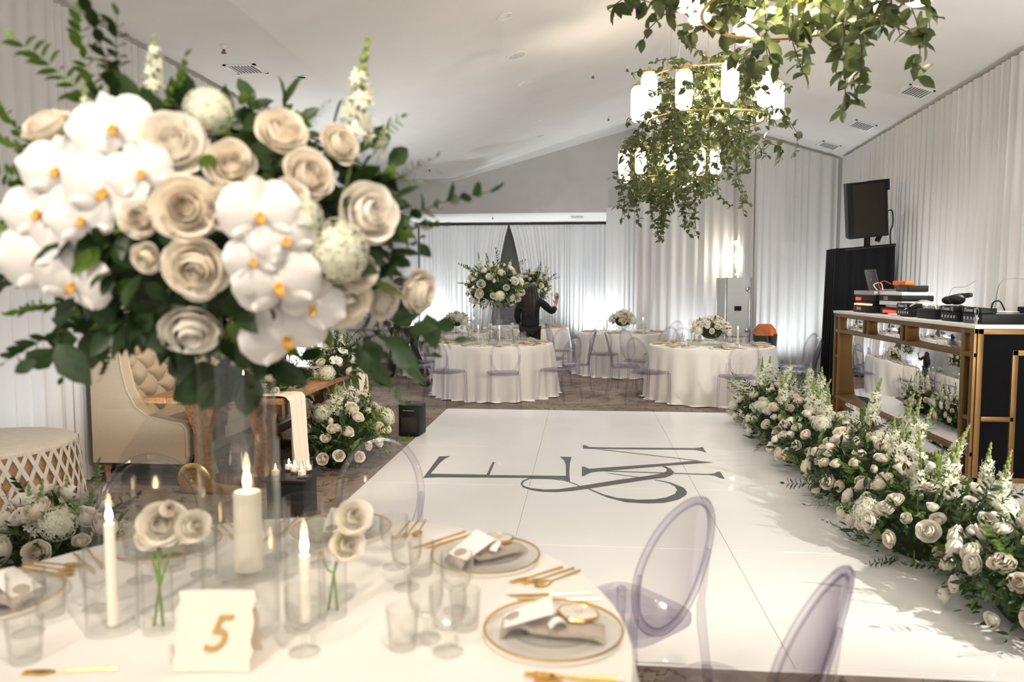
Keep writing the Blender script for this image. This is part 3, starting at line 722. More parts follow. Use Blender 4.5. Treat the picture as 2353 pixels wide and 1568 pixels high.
# spikes and sprays that leave the ball, given as pixel start and end
def spray(kind, me, x0, y0, x1, y1, dy=0.0, roll=None):
    p0 = bpt(x0, y0); dep = p0.y + 0.12; p0 = aty(x0, y0, dep); p1 = aty(x1, y1, dep + dy)
    L = (p1 - p0).length
    return link(kind, me, big, TRS(p0 - big.location, track(p1 - p0, rnd.uniform(0, 6) if roll is None else roll), L))
spray('snapdragon', SNAPS[0], 770, 480, 858, 75)
spray('snapdragon', SNAPS[1], 330, 330, 350, 70); spray('snapdragon', SNAPS[2], 230, 330, 190, 180); spray('snapdragon', SNAPS[1], 860, 420, 900, 270)
for (a, q) in [((270, 300, 190, -20), 0), ((240, 260, 150, 20), 1), ((300, 270, 235, 30), 0), ((250, 280, 70, 70), 1), ((330, 300, 440, 140), 1), ((310, 290, 330, 180), 0), ((150, 380, -40, 300), 1), ((120, 420, -60, 360), 1), ((100, 350, -20, 240), 1), ((90, 520, 0, 480), 1),
        ((830, 560, 1110, 425), 0), ((860, 540, 1010, 510), 0), ((860, 470, 960, 330), 2), ((840, 400, 960, 400), 1), ((800, 350, 930, 290), 1), ((700, 300, 760, 245), 1), ((590, 310, 570, 225), 1), ((430, 300, 520, 230), 1),
        ((800, 760, 1040, 745), 0), ((820, 760, 960, 870), 0), ((800, 770, 930, 900), 1), ((860, 600, 970, 560), 0), ((790, 780, 870, 880), 0), ((840, 720, 1000, 790), 0),
        ((250, 720, 40, 830), 0), ((260, 740, 170, 880), 0), ((220, 700, 40, 700), 1), ((140, 640, -20, 640), 0), ((300, 760, 240, 860), 0), ((540, 800, 430, 900), 0), ((560, 800, 590, 960), 0), ((600, 790, 700, 870), 0), ((530, 800, 500, 940), 0)]:
    spray('leaf_sprig', SPRIGS[q], *a)
# single large leaves hanging under the ball (pixel of base, pixel of tip)
for (x0, y0, x1, y1) in [(520, 850, 385, 915), (450, 830, 370, 835), (500, 870, 460, 945), (565, 850, 575, 960), (560, 840, 480, 935), (620, 840, 700, 880), (600, 850, 600, 790), (640, 830, 655, 780), (690, 830, 740, 800), (540, 800, 580, 850), (660, 870, 720, 850), (640, 860, 580, 830),
        (85, 830, 30, 855), (130, 790, 200, 880), (120, 800, 60, 850), (200, 760, 215, 850), (225, 770, 240, 830), (0, 600, 60, 640), (30, 640, -20, 670), (180, 780, 100, 790), (940, 760, 1000, 750), (980, 720, 1000, 800), (1000, 740, 1050, 755), (900, 800, 960, 850), (860, 820, 890, 890), (930, 850, 980, 880), (820, 800, 850, 860), (960, 520, 1000, 515), (960, 560, 990, 590), (880, 780, 940, 800), (840, 780, 880, 830), (900, 740, 960, 720),
        (900, 580, 940, 620), (880, 520, 940, 500), (910, 460, 960, 420), (860, 440, 920, 470), (850, 340, 900, 300), (890, 380, 940, 340), (560, 280, 590, 330), (580, 350, 620, 390), (610, 360, 580, 400), (640, 380, 690, 360), (560, 300, 600, 260), (300, 540, 340, 590), (260, 560, 300, 620), (370, 560, 400, 520), (220, 690, 260, 760), (330, 650, 390, 690), (300, 700, 370, 740), (560, 640, 590, 700), (540, 720, 590, 760), (350, 720, 300, 770), (720, 760, 770, 730), (500, 690, 560, 720), (840, 570, 880, 610), (870, 640, 910, 600)]:
    p0 = bpt(x0, y0); p1 = aty(x1, y1, p0.y + rnd.uniform(-0.02, 0.05)); L = (p1 - p0).length
    d = (p1 - p0).normalized(); tc = (Vector(_C) - p0).normalized() + Vector((rnd.gauss(0, 0.4), 0, rnd.gauss(0, 0.4) + 0.3)); x = d.cross(tc).normalized(); z = x.cross(d)
    link('leaf', LEAFM, big, TRS(p0 - big.location, Matrix((x, d, z)).transposed().to_4x4(), L * 1.05))
b = MB(); b.sphere(BC - big.location, 1.0, 20, 14, tuple(r * 0.72 for r in BR)); b.build('foliage_core', M_CORE, big)  # added solid core, dark inside the ball of blooms
Ms = []
for i in range(900):
    d = Vector((rnd.gauss(0, 1), rnd.gauss(0, 1), rnd.gauss(0, 1))).normalized(); k = rnd.uniform(0.68, 0.98)
    p = BC + Vector((d.x * BR[0], d.y * BR[1], d.z * BR[2])) * k
    Ms.append(TRS(p - big.location, leaf_R(d + Vector((rnd.gauss(0, .7), rnd.gauss(0, .7), rnd.gauss(0, .7) - 0.3)), rnd), rnd.uniform(0.05, 0.10)))
o = join_inst('foliage', LEAF, Ms[:700], M_LEAF, big); o['kind'] = 'stuff'
o = join_inst('foliage', LEAF, Ms[700:], M_LEAFB, big); o['kind'] = 'stuff'
b = MB()
for k in range(14):
    a = k * 2.4; b.tube([(0.045 * math.cos(a), 0.045 * math.sin(a), -0.02), (0.03 * math.cos(a + 1), 0.03 * math.sin(a + 1), 0.03), (0.08 * math.cos(a + 2), 0.08 * math.sin(a + 2), 0.12)], 0.005, 5)
b.build('stem_bundle', M_STEM, big)

# glass tube vase shapes
def glass_cyl(r, h, base=0.02, t=0.004, n=40):
    b = MB(); b.lathe([(0.001, 0.0), (r, 0.0), (r, h * 0.5), (r, h), (r - t, h), (r - t, h * 0.5), (r - t, base), (0.001, base)], n); return b
o = glass_cyl(0.092, 0.70).build('tall_cylinder_vase', M_GLASS); place(o, (-0.84, 1.77, TZ + 0.002)); tag(o, 'tall clear glass cylinder vase carrying the big foreground arrangement', 'vase')

def candle_in_glass(name, label, loc, r, h, cr, ch, group=None, lit=True, lamp=0.0, fl=1.0):
    """hurricane glass with its candle: glass is one thing, candle another"""
    g = glass_cyl(r, h, 0.012, 0.003, 28).build('hurricane_glass', M_GLASS); loc = (loc[0], loc[1], loc[2] + 0.002); place(g, loc)
    tag(g, 'hurricane glass around the ' + label, 'candle holder', group)
    c = empty('candle', (loc[0], loc[1], loc[2] + 0.013)); tag(c, label, 'candle', (group + ' candles') if group else None)
    b = MB(); b.lathe([(0.001, 0), (cr, 0), (cr, ch - 0.004), (cr * 0.9, ch), (0.001, ch - 0.003)], 18); b.build('wax', M_WAX, c)
    b = MB(); b.tube([(0, 0, ch - 0.004), (0.001, 0, ch + 0.010)], 0.0012, 5); b.build('wick', M_WICK, c)
    if lit:
        b = MB(); f = fl; b.lathe([(0.0005, ch + 0.004), (0.005 * f, ch + 0.009), (0.0075 * f, ch + 0.018 * f), (0.006 * f, ch + 0.030 * f), (0.0025 * f, ch + 0.042 * f), (0.0003, ch + 0.050 * f)], 12); b.build('flame', M_FLAME, c)
    return c
candle_in_glass('candle', 'lit taper candle left of the big vase', (-1.16, 1.74, TZ), 0.062, 0.38, 0.0125, 0.255, lamp=1.2)
candle_in_glass('candle', 'lit thick pillar candle behind the big vase', (-0.985, 2.13, TZ), 0.095, 0.40, 0.040, 0.235, lamp=1.5, fl=1.6)
candle_in_glass('candle', 'lit low taper candle right of the big vase', (-0.688, 1.80, TZ), 0.050, 0.33, 0.0135, 0.17, lamp=1.0, fl=1.3)
# ------------------------------------------------------------------ banquet tables with cloths to the floor
def cloth_mesh(R, H, m, seed, n=180, folds=26, puddle=0.05):
    rnd = random.Random(seed); b = MB(); ph = [rnd.uniform(0, 6.28) for _ in range(5)]
    amp = lambda a: 0.5 + 0.5 * math.sin(folds * a + 1.6 * math.sin(3 * a + ph[0]) + ph[1]); amp2 = lambda a: 0.5 + 0.5 * math.sin(11 * a + ph[2] + math.sin(5 * a + ph[3]))
    prof = [(0.0, 0), (0.5, 0), (0.97, 0), (0.995, -0.004), (1.0, -0.015)]
    vs = []; rows = []
    for (rr, dz) in prof: rows.append([(R * rr * math.cos(2 * PI * k / n), R * rr * math.sin(2 * PI * k / n), H + dz) for k in range(n)])
    for t in (0.12, 0.3, 0.5, 0.7, 0.88, 0.97, 1.0):
        row = []
        for k in range(n):
            a = 2 * PI * k / n; f = t ** 0.8; s = 0.055 * amp(a) * f + 0.05 * amp2(a) * f
            r = R + s + 0.015 * f + (puddle * amp(a) if t == 1.0 else 0)
            row.append((r * math.cos(a), r * math.sin(a), max(0.004, (H - 0.015) * (1 - t) + 0.004 + (0.012 * amp2(a) if t == 1 else 0))))
        rows.append(row)
    vs = [v for r_ in rows for v in r_]
    fs = [(j * n + k, j * n + (k + 1) % n, (j + 1) * n + (k + 1) % n, (j + 1) * n + k) for j in range(len(rows) - 1) for k in range(n)]
    b.add(vs, fs); return b.mesh('tablecloth', m)
def banquet_table(loc, R, label, m, seed, group=None, H=0.762, folds=26):
    t = empty('banquet_table', loc); tag(t, label, 'table', group)
    link('tablecloth', cloth_mesh(R, H, m, seed, folds=folds), t)
    b = MB(); b.lathe([(0.001, H - 0.03), (R - 0.02, H - 0.03), (R - 0.02, H - 0.006), (0.001, H - 0.006)], 40); b.build('tabletop', M_WOOD, t)
    b = MB(); b.lathe([(0.30, 0), (0.30, 0.03), (0.05, 0.07), (0.05, H - 0.03)], 16); b.build('pedestal', M_BLACK, t)
    return t
banquet_table((TC.x, TC.y, 0), TR, 'round foreground table under a white linen cloth, set with gold cutlery', M_LINEN, 1)
TA = (-1.30, 11.22); TB = (0.72, 14.05); TCC = (1.83, 11.10); TD = (-1.15, 15.60); TE = (-2.45, 13.7)
banquet_table((*TA, 0), 0.86, 'far round table with ivory cloth right in front of the woman in black', M_SATIN, 2)
banquet_table((*TCC, 0), 0.88, 'far round table with satin cloth behind the right flower border', M_SATIN, 3, folds=18)
banquet_table((*TB, 0), 0.82, 'round table with ivory cloth between the brightly lit curtain and flight case', M_SATIN, 4)
banquet_table((*TD, 0), 0.86, 'farthest round table with pale cloth behind the woman in black', M_SATIN, 5)
banquet_table((*TE, 0), 0.80, 'far round table at left carrying a low cream flower bowl', M_SATIN, 6)

# ------------------------------------------------------------------ tableware
def goblet_mesh():
    b = MB(); b.lathe([(0.001, 0.0), (0.036, 0.0), (0.037, 0.003), (0.012, 0.010), (0.006, 0.018), (0.0055, 0.045), (0.010, 0.055), (0.028, 0.066), (0.038, 0.085), (0.042, 0.115), (0.043, 0.158), (0.041, 0.158), (0.040, 0.115), (0.035, 0.086), (0.020, 0.072), (0.001, 0.068)], 36, flute=0.05, fn=12, flo=7, fhi=9); return b.mesh('goblet', M_CUT)
def tumbler_mesh():
    b = MB(); b.lathe([(0.001, 0), (0.030, 0), (0.032, 0.01), (0.039, 0.10), (0.036, 0.10), (0.029, 0.018), (0.001, 0.014)], 36, flute=0.045, fn=14, flo=2, fhi=3); return b.mesh('tumbler', M_CUT)
GOB = goblet_mesh(); TUM = tumbler_mesh()
def charger_parts():
    b = MB(); b.lathe([(0.001, 0.003), (0.10, 0.003), (0.12, 0.008), (0.168, 0.016), (0.170, 0.019), (0.119, 0.011), (0.10, 0.006), (0.001, 0.006)], 48); p = b.mesh('plate', M_GLASS)
    b = MB(); b.lathe([(0.167, 0.0155), (0.1725, 0.0175), (0.172, 0.021), (0.166, 0.0200), (0.167, 0.0155)], 60); r = b.mesh('gold_rim', M_GOLD)
    b = MB(); b.lathe([(0.001, 0.016), (0.085, 0.016), (0.118, 0.024), (0.121, 0.027), (0.086, 0.020), (0.001, 0.020)], 40); s = b.mesh('salad_plate', M_GLASS)
    return p, r, s
CH_P, CH_R, CH_S = charger_parts()
def cutlery():
    def handle(b, L): b.tube([(0, 0, 0.0035), (L * 0.6, 0, 0.0045), (L, 0, 0.0038)], [0.0026, 0.0036, 0.0048], 6, flat=0.7)
    b = MB(); handle(b, 0.13); b.prism([(-0.002, -0.003), (-0.02, -0.010), (-0.035, -0.011), (-0.035, 0.011), (-0.02, 0.010), (-0.002, 0.003)], 2, 0.002, 0.0045)
    for y in (-0.009, -0.003, 0.003, 0.009): b.tube([(-0.034, y, 0.0035), (-0.07, y * 0.95, 0.005)], [0.0022, 0.0013], 5)
    fork = b.mesh('fork', M_GOLD)
    b = MB(); handle(b, 0.11); b.prism([(0.0, 0.006), (0.0, -0.005), (-0.06, -0.010), (-0.11, -0.004), (-0.125, 0.006)], 2, 0.002, 0.004); knife = b.mesh('knife', M_GOLD)
    b = MB(); handle(b, 0.13); b.sphere((-0.025, 0, 0.006), 0.030, 14, 8, (1, 0.62, 0.16)); spoon = b.mesh('spoon', M_GOLD)
    return fork, knife, spoon
FORK, KNIFE, SPOON = cutlery()
def agate():
    rnd = random.Random(3); n = 22; P = [((0.048 + rnd.uniform(-0.003, 0.003)) * math.cos(2 * PI * k / n), (0.044 + rnd.uniform(-0.003, 0.003)) * math.sin(2 * PI * k / n)) for k in range(n)]
    b = MB(); b.prism(P, 2, 0, 0.007); sl = b.mesh('slice', M_AGATE)
    b = MB(); b.tube([(x * 1.01, y * 1.01, 0.0035) for x, y in P], 0.0048, 6, closed=True); e = b.mesh('gilded_edge', M_GOLD)
    return sl, e
AG_S, AG_E = agate(); AG_L = text_mesh('L', 0.03, M_GOLDINK)
def napkin_mesh():
    b = MB()
    def fn(u, v):
        x = (u - 0.5) * 0.25; y = (v - 0.5) * 0.085
        z = 0.030 + 0.012 * math.sin(v * PI) + 0.004 * math.sin(u * 9 + v * 3) - 0.010 * (abs(u - 0.5) * 2) ** 3
        if u < 0.3: z += 0.014 * math.sin((0.3 - u) / 0.3 * PI)
        return (x, y + 0.01 * math.sin(u * 4), z)
    b.grid(fn, 20, 8); k = len(b.v); b.grid(lambda u, v: (fn(u, v)[0], fn(u, v)[1], fn(u, v)[2] - 0.013), 20, 8)
    n = 21
    for i in range(20): b.f += [(i, i + 1, k + i + 1, k + i), (8 * n + i, 8 * n + i + 1, k + 8 * n + i + 1, k + 8 * n + i)]; b.mi += [0, 0]
    for j in range(8): b.f += [(j * n, (j + 1) * n, k + (j + 1) * n, k + j * n), (j * n + 20, (j + 1) * n + 20, k + (j + 1) * n + 20, k + j * n + 20)]; b.mi += [0, 0]
    return b.mesh('napkin', M_NAPKIN)
NAP = napkin_mesh()
b = MB(); b.grid(lambda u, v: ((u - 0.5) * 0.125, (v - 0.5) * 0.085, 0.002 + 0.012 * u * v), 8, 4); CARD = b.mesh('menu_card', M_PAPER)
b = MB()
for q in (0, 0.003): b.grid(lambda u, v: (0.045 * (u - 0.5), 0.028 * (v - 0.5), 0.006 + 0.016 * math.sin(u * PI) + q), 6, 2)
BAND = b.mesh('paper_band', M_PAPER)

def W4(c, ang, x, y, z, rz=0.0, extra=None):
    """table-frame placement: +x outwards from the table centre along ang"""
    M = Matrix.Translation((c[0], c[1], 0)) @ Matrix.Rotation(ang, 4, 'Z') @ Matrix.Translation((x, y, z)) @ Matrix.Rotation(rz, 4, 'Z')
    return M @ extra if extra is not None else M
def put(name, me, M, label, cat, group=None):
    o = link(name, me); o.matrix_world = M; tag(o, label, cat, group); return o
def setting(c, R, deg, where, rich=True, ng=3, seed=0):
    """one place setting; where names the place for the labels"""
    rnd = random.Random(seed + int(deg * 7)); a = math.radians(deg); z = TZ + 0.001; rc = R - 0.19
    o = empty('charger_plate'); o.matrix_world = W4(c, a, rc, 0, z)
    link('plate', CH_P, o); link('gold_rim', CH_R, o); link('salad_plate', CH_S, o)
    tag(o, 'gold-rimmed glass charger ' + where, 'plate', 'glass chargers')
    put('napkin', NAP, W4(c, a, rc, -0.005, z, -0.1 + rnd.uniform(-.05, .05)), 'folded taupe napkin ' + where, 'napkin', 'taupe napkins')
    if rich:
        put('menu_card', CARD, W4(c, a, rc - 0.06, -0.01, z + 0.056, rnd.uniform(-0.2, 0.1), Matrix.Rotation(-0.30, 4, 'Y')), 'blank white menu card ' + where, 'card', 'menu cards')
        put('paper_band', BAND, W4(c, a, rc + 0.01, -0.045, z + 0.036, 0.25), 'small white paper tag ' + where, 'paper tag', 'paper tags')
        g = empty('agate_place_card'); g.matrix_world = W4(c, a, rc + 0.062, 0.012, z + 0.047, 0.0, Matrix.Rotation(0.06, 4, 'Y'))
        link('slice', AG_S, g); link('gilded_edge', AG_E, g); link('letter', AG_L, g, Matrix.Translation((0, 0, 0.0076)) @ Matrix.Rotation(PI / 2, 4, 'Z'))
        tag(g, 'agate slice with gilded edge ' + where, 'place card', 'agate place cards')
    for k, y in enumerate((0.205, 0.238)): put('knife', KNIFE, W4(c, a, rc + 0.03 - 0.03 * k, y, z, 0.05 + 0.05 * k), ('inner', 'outer')[k] + ' gold knife ' + where, 'knife', 'gold knives')
    if rich:
        for k, y in enumerate((-0.205, -0.234)): put('fork', FORK, W4(c, a, rc + 0.02 * k, y, z, -0.05), ('inner', 'outer')[k] + ' gold fork ' + where, 'fork', 'gold forks')
        put('spoon', SPOON, W4(c, a, rc + 0.02, -0.268, z, 0.02), 'gold spoon ' + where, 'spoon', 'gold spoons')
    else:
        put('fork', FORK, W4(c, a, rc, -0.21, z, -0.05), 'gold fork ' + where, 'fork', 'gold forks')
    spots = [(rc - 0.25, 0.13, GOB, 'goblet', 'cut crystal goblet '), (rc - 0.22, 0.03, TUM, 'tumbler', 'fluted crystal tumbler '), (rc - 0.31, -0.03, GOB, 'goblet', 'innermost crystal goblet ')][:ng]
    for (x, y, me, nm, lb) in spots: put(nm, me, W4(c, a, x, y, z), lb + where, 'glass', 'crystal glasses')
for deg, w in ((4, 'at the front table setting nearest the clear chairs'), (46, 'at the front table setting on the dance floor side'), (90, 'at the rear setting of the front table'), (133, 'at the setting behind the left bud vase'), (172, 'at the front table setting on the left frame edge')):
    setting(TC, TR, deg, w, True, 3, 5)
for (x, y, me, nm, w) in ((700, 1500, GOB, 'goblet', 'beside the table number card'), (925, 1490, TUM, 'tumbler', 'between the bud vase and the nearest charger'), (1030, 1500, GOB, 'goblet', 'closest to the nearest charger'), (60, 1520, TUM, 'tumbler', 'in the lower left corner of the front table')):
    p = atz(x, y, TZ); put(nm, me, Matrix.Translation((p.x, p.y, TZ + 0.001)), 'cut crystal %s %s' % (nm, w), 'glass', 'crystal glasses')
for (x, y, r, w) in ((130, 1548, 0.2, 'at the lower left corner of the front table'), (1300, 1562, -0.1, 'below the nearest charger at the frame bottom')):
    p = atz(x, y, TZ); put('fork', FORK, Matrix.Translation((p.x, p.y, TZ + 0.001)) @ Matrix.Rotation(r, 4, 'Z'), 'gold fork lying ' + w, 'fork', 'gold forks')

# table number card: folded handmade paper with a gold 5
p = atz(505, 1522, TZ); card = empty('table_number_card', (p.x, p.y, TZ + 0.001), 0.12)
tag(card, 'folded deckle-edged paper card with a gold handwritten 5', 'card')
cw, chh, lean = 0.17, 0.165, 0.052
b = MB(); rnd = random.Random(8)
def cf(sgn):
    def fn(u, v):
        dx = (0.004 * math.sin(31 * v) if u in (0, 1) else 0); return ((u - 0.5) * cw + dx, sgn * lean * (1 - v) + 0.004 * math.sin(u * 4) - 0.0, chh * v + 0.002)
    return fn
b.grid(cf(-1), 12, 8); front = b.build('front_leaf', M_KRAFT, card)
b = MB(); b.grid(cf(1), 12, 8); b.build('back_leaf', M_KRAFT, card)
link('numeral', text_mesh('5', 0.11, M_GOLDINK, 0.35), card, Matrix.Translation((0.0, -lean * 0.5 - 0.006, chh * 0.47)) @ Matrix.Rotation(PI / 2 - math.atan(lean / chh), 4, 'X'))

# bud vases with sweet-pea stems
def bud_vase(x, y, label, blooms, h=0.16, r=0.036):
    p = atz(x, y, TZ); g = glass_cyl(r, h, 0.010, 0.002, 28).build('bud_vase', M_GLASS); place(g, (p.x, p.y, TZ + 0.001)); tag(g, 'bud vase holding ' + label, 'vase', 'bud vases')
    f = empty('bud_vase_flowers', (p.x, p.y, TZ + 0.012)); tag(f, label, 'flowers', 'bud vase flowers')
    for (dx, dz, px, kind) in blooms:
        tip = aty(x + dx, y + dz, p.y + 0.01); tip = tip - f.location
        b = MB(); b.tube([(0.012 * (1 if dx > 0 else -1), 0, 0.002), (0.004, 0.002, 0.10), (tip.x * 0.4, 0, tip.z * 0.75), tuple(tip)], [0.0035, 0.0032, 0.0028, 0.002], 6); b.build('stem', M_STEM, f)
        n = (Vector(_C) - (Vector(tip) + f.location)).normalized() + Vector((dx * 0.006, 0, 0.15))
        me = {'r': ROSES[3], 'o': ORCHID, 'b': BUDM}[kind]
        link({'r': 'blossom', 'o': 'orchid', 'b': 'bud'}[kind], me, f, TRS(tip, track(n, 0.4), px * 1.85 / FPX))
bud_vase(365, 1452, 'white blossoms on thick green stems left of the big vase', [(5, -245, 115, 'r'), (75, -240, 85, 'r'), (20, -280, 75, 'b'), (-20, -215, 70, 'r')])
bud_vase(765, 1415, 'two white blossoms on green stems right of the big vase', [(45, -225, 95, 'r'), (30, -160, 90, 'r'), (-25, -140, 45, 'b')])

# ------------------------------------------------------------------ clear chairs with oval backs
def make_chair():
    r = empty('ghost_chair')
    b = MB(); out = []
    for k in range(36):   # rounded trapezoid seat
        a = 2 * PI * k / 36; c, s = math.cos(a), math.sin(a)
        x = math.copysign(abs(c) ** 0.45, c); y = math.copysign(abs(s) ** 0.45, s)
        out.append((x * (0.205 + 0.018 * y), y * 0.205))
    lo = [(x, y, 0.435) for x, y in out]; hi = [(x, y, 0.462) for x, y in out]; inn = [(x * 0.86, y * 0.86, 0.455) for x, y in out]; n = 36
    b.add(lo + hi + inn + [(0, 0, 0.450), (0, 0, 0.437)], [(k, (k + 1) % n, n + (k + 1) % n, n + k) for k in range(n)] + [(n + k, n + (k + 1) % n, 2 * n + (k + 1) % n, 2 * n + k) for k in range(n)] + [(2 * n + k, 2 * n + (k + 1) % n, 3 * n) for k in range(n)] + [((k + 1) % n, k, 3 * n + 1) for k in range(n)])
    b.build('seat', M_CLEARE, r)
    lean = lambda z: -0.185 - 0.23 * (z - 0.45)
    zc, hz, hx = 0.685, 0.235, 0.188
    def pt(a, k=1.0):
        x = hx * k * math.cos(a); z = zc + hz * k * math.sin(a); return (x, lean(z) + 0.55 * x * x, z)
    b = MB(); b.tube([pt(2 * PI * k / 44) for k in range(44)], 0.011, 8, closed=True, flat=1.5); rim_ = b; b = MB()
    def shell(off):
        return lambda u, v: (lambda q: (q[0], q[1] + off - 0.0, q[2]))(pt(2 * PI * u, 0.97 * v))
    b.grid(shell(-0.003), 44, 5); b.grid(shell(0.003), 44, 5)
    bk_ = b.build('backrest', M_CLEAR, r); rim_.build('rim', M_CLEARE, bk_)
    for s in (-1, 1):
        b = MB(); b.tube([(s * 0.205, -0.255, 0.0), (s * 0.188, -0.20, 0.44), (s * 0.183, -0.20, 0.50), (s * 0.186, lean(0.70) + 0.015, 0.70)], [0.012, 0.019, 0.016, 0.009], 6); b.build('leg', M_CLEARE, r)
        b = MB(); b.tube([(s * 0.205, 0.20, 0.0), (s * 0.192, 0.175, 0.44)], [0.012, 0.020], 6); b.build('leg', M_CLEARE, r)
    return r
chair0 = make_chair(); used = []
def chair(x, y, rz, label, group=None):
    o = chair0 if not used else copy_tree(chair0); used.append(1)
    place(o, (x, y, 0), rz); tag(o, label, 'chair', group)
    return o
chair(0.15, 2.67, math.radians(46), 'clear violet-tinted chair seen sideways at the table edge by the dance floor', 'clear oval-back chairs')
chair(0.40, 2.06, math.radians(50), 'clear chair in the bottom right foreground, only its rounded back showing', 'clear oval-back chairs')
chair(-0.90, 3.06, PI, 'clear chair facing the viewer across the front table, against the dance floor edge', 'clear oval-back chairs')
chair(-1.58, 2.68, PI + 0.68, 'clear chair beyond the left candle, in front of the settee', 'clear oval-back chairs')
def ring(c, R, degs, labels):
    for d, l in zip(degs, labels):
        a = math.radians(d); r = R + 0.34
        chair(c[0] + r * math.cos(a), c[1] + r * math.sin(a), a + PI / 2, l, 'clear oval-back chairs')
ring(TA, 0.86, (-117, -78, -36, 4, 48, 90, 132, 172, -158), ['clear chair at the left front of the table before the woman in black', 'clear chair at the centre front of the table before the woman in black', 'clear chair at the right front of the table before the woman in black', 'clear chair on the right side of the table before the woman in black', 'clear chair at the right rear of the table before the woman in black', 'clear chair directly behind the table before the woman in black', 'clear chair at the left rear of the table before the woman in black', 'clear chair on the left side of the table before the woman in black', 'clear chair at the far left front of that table, near the walking person'])
ring(TCC, 0.88, (-140, -83, -28, 8, 52, 98, 142, 182), ['clear chair at the left front of the table behind the flower border', 'clear chair at the centre front of the satin table, half behind the flower border', 'clear chair at the right front of the table behind the flower border', 'rightmost clear chair against the far right drape', 'clear chair at the right rear of the satin table by the flight case', 'clear chair behind the satin table, back to the drapes', 'clear chair at the left rear of the satin table', 'clear chair between the satin table and the next table left'])
ring(TB, 0.82, (-108, -60, -160, 95, 40, -15), ['clear chair at the front of the table beside the bright curtain', 'clear chair at the right front of the table beside the bright curtain', 'clear chair at the left front of the table beside the bright curtain', 'clear chair behind the table beside the bright curtain', 'clear chair at the right rear of the table beside the bright curtain', 'clear chair on the right of the table beside the bright curtain'])
ring(TD, 0.86, (-12, 30, 75, 110), ['clear chair right of the farthest table behind the woman', 'clear chair at the right rear of the farthest table', 'clear chair behind the farthest table', 'clear chair at the left rear of the farthest table'])
ring(TE, 0.80, (-52, -92, -10), ['clear chair at the right front of the far left table', 'clear chair at the front of the far left table', 'clear chair on the right of the far left table'])

# far table settings
SEATS = {-117: 'left front', -78: 'centre front', -36: 'right front', 4: 'right side', 48: 'right rear', 90: 'centre rear', 132: 'left rear', 172: 'left side', -158: 'far left front',
         -140: 'left front', -83: 'centre front', -28: 'right front', 8: 'right side', 52: 'right rear', 98: 'centre rear', 142: 'left rear', 182: 'left side', -108: 'centre front', -60: 'right front', -160: 'left front', 160: 'left rear', -15: 'right side', -20: 'right side', 30: 'right rear', -100: 'centre front', -115: 'left front', -10: 'right side'}
def far_settings(c, R, degs, who):
    for d in degs: setting(c, R, d, 'at the %s seat of the %s' % (SEATS[d], who), False, 2, 3)
far_settings(TA, 0.86, (-117, -78, -36, 4, 48, 90, 132, 172, -158), 'table before the woman')
far_settings(TCC, 0.88, (-140, -83, -28, 8, 52, 98, 142, 182), 'table behind the flower border')
far_settings(TB, 0.82, (-108, -60, -160, -15), 'table beside the bright curtain')
far_settings(TD, 0.86, (-20, 30, -60, -100), 'farthest table')
far_settings(TE, 0.80, (-60, -100, -10), 'far left table')

# far tall centrepieces
def tall_centre(c, label, vl, h, rad, seed):
    g = glass_cyl(0.075, h, 0.02, 0.003, 24).build('tall_cylinder_vase', M_GLASS); place(g, (c[0], c[1], TZ)); tag(g, vl, 'vase', 'tall glass vases')
    arrangement('tall_flower_arrangement', label, (c[0], c[1], TZ + h), (rad, rad, rad * 0.82), seed, rad * 0.55, n_rose=42, n_hyd=6, n_snap=3, n_leaf=900, rose=0.13, leaf=0.07, snap_h=0.42, zmin=-0.62, n_sprig=26, sprig_len=0.24)
tall_centre(TA, 'round arrangement of cream roses and greenery on the tall vase before the woman', 'tall glass vase on the table before the woman in black', 0.60, 0.40, 21)
tall_centre((-1.03, 15.60), 'smaller rose arrangement on the farthest table, partly behind the woman', 'tall glass vase on the farthest table', 0.62, 0.36, 22)
# low bowls
def low_centre(c, label, seed, rad=0.22):
    b = MB(); b.lathe([(0.001, 0), (0.07, 0), (0.06, 0.01), (0.035, 0.03), (0.09, 0.07), (0.12, 0.12), (0.116, 0.12), (0.08, 0.075), (0.001, 0.05)], 24); v = b.build('flower_bowl', M_CUT); place(v, (c[0], c[1], TZ + 0.001)); tag(v, 'footed clear bowl under the ' + label.replace('low ', '').replace(' flower', ''), 'bowl', 'flower bowls')
    arrangement('low_flower_arrangement', label, (c[0], c[1], TZ + 0.10), (rad, rad, rad * 0.75), seed, 0.10, n_rose=34, n_hyd=4, n_snap=0, n_leaf=260, rose=0.10, leaf=0.05, zmin=-0.1, n_sprig=6, sprig_len=0.12)
low_centre((TB[0], TB[1]), 'low cream rose mound on the table beside the bright curtain', 31)
low_centre((TCC[0], TCC[1]), 'low white rose mound on the table behind the flower border', 32, 0.25)
low_centre((-2.28, 13.6), 'low cream flower mound on the far left table', 33, 0.20)
for i, (c, dx, dy, w) in enumerate(((TA, -0.22, -0.22, 'left of the far tall vase'), (TA, 0.10, -0.30, 'right of the far tall vase'), (TB, 0.36, -0.18, 'right of the rose mound beside the bright curtain'), (TB, -0.28, 0.05, 'left of the rose mound beside the bright curtain'), (TCC, -0.24, 0.26, 'behind the white rose mound at left'), (TCC, 0.37, -0.02, 'right of the white rose mound'), (TE, 0.45, 0.15, 'on the far left table'))):
    candle_in_glass('candle', 'lit taper candle ' + w, (c[0] + dx, c[1] + dy, TZ), 0.045, 0.36, 0.011, 0.21, lamp=0)
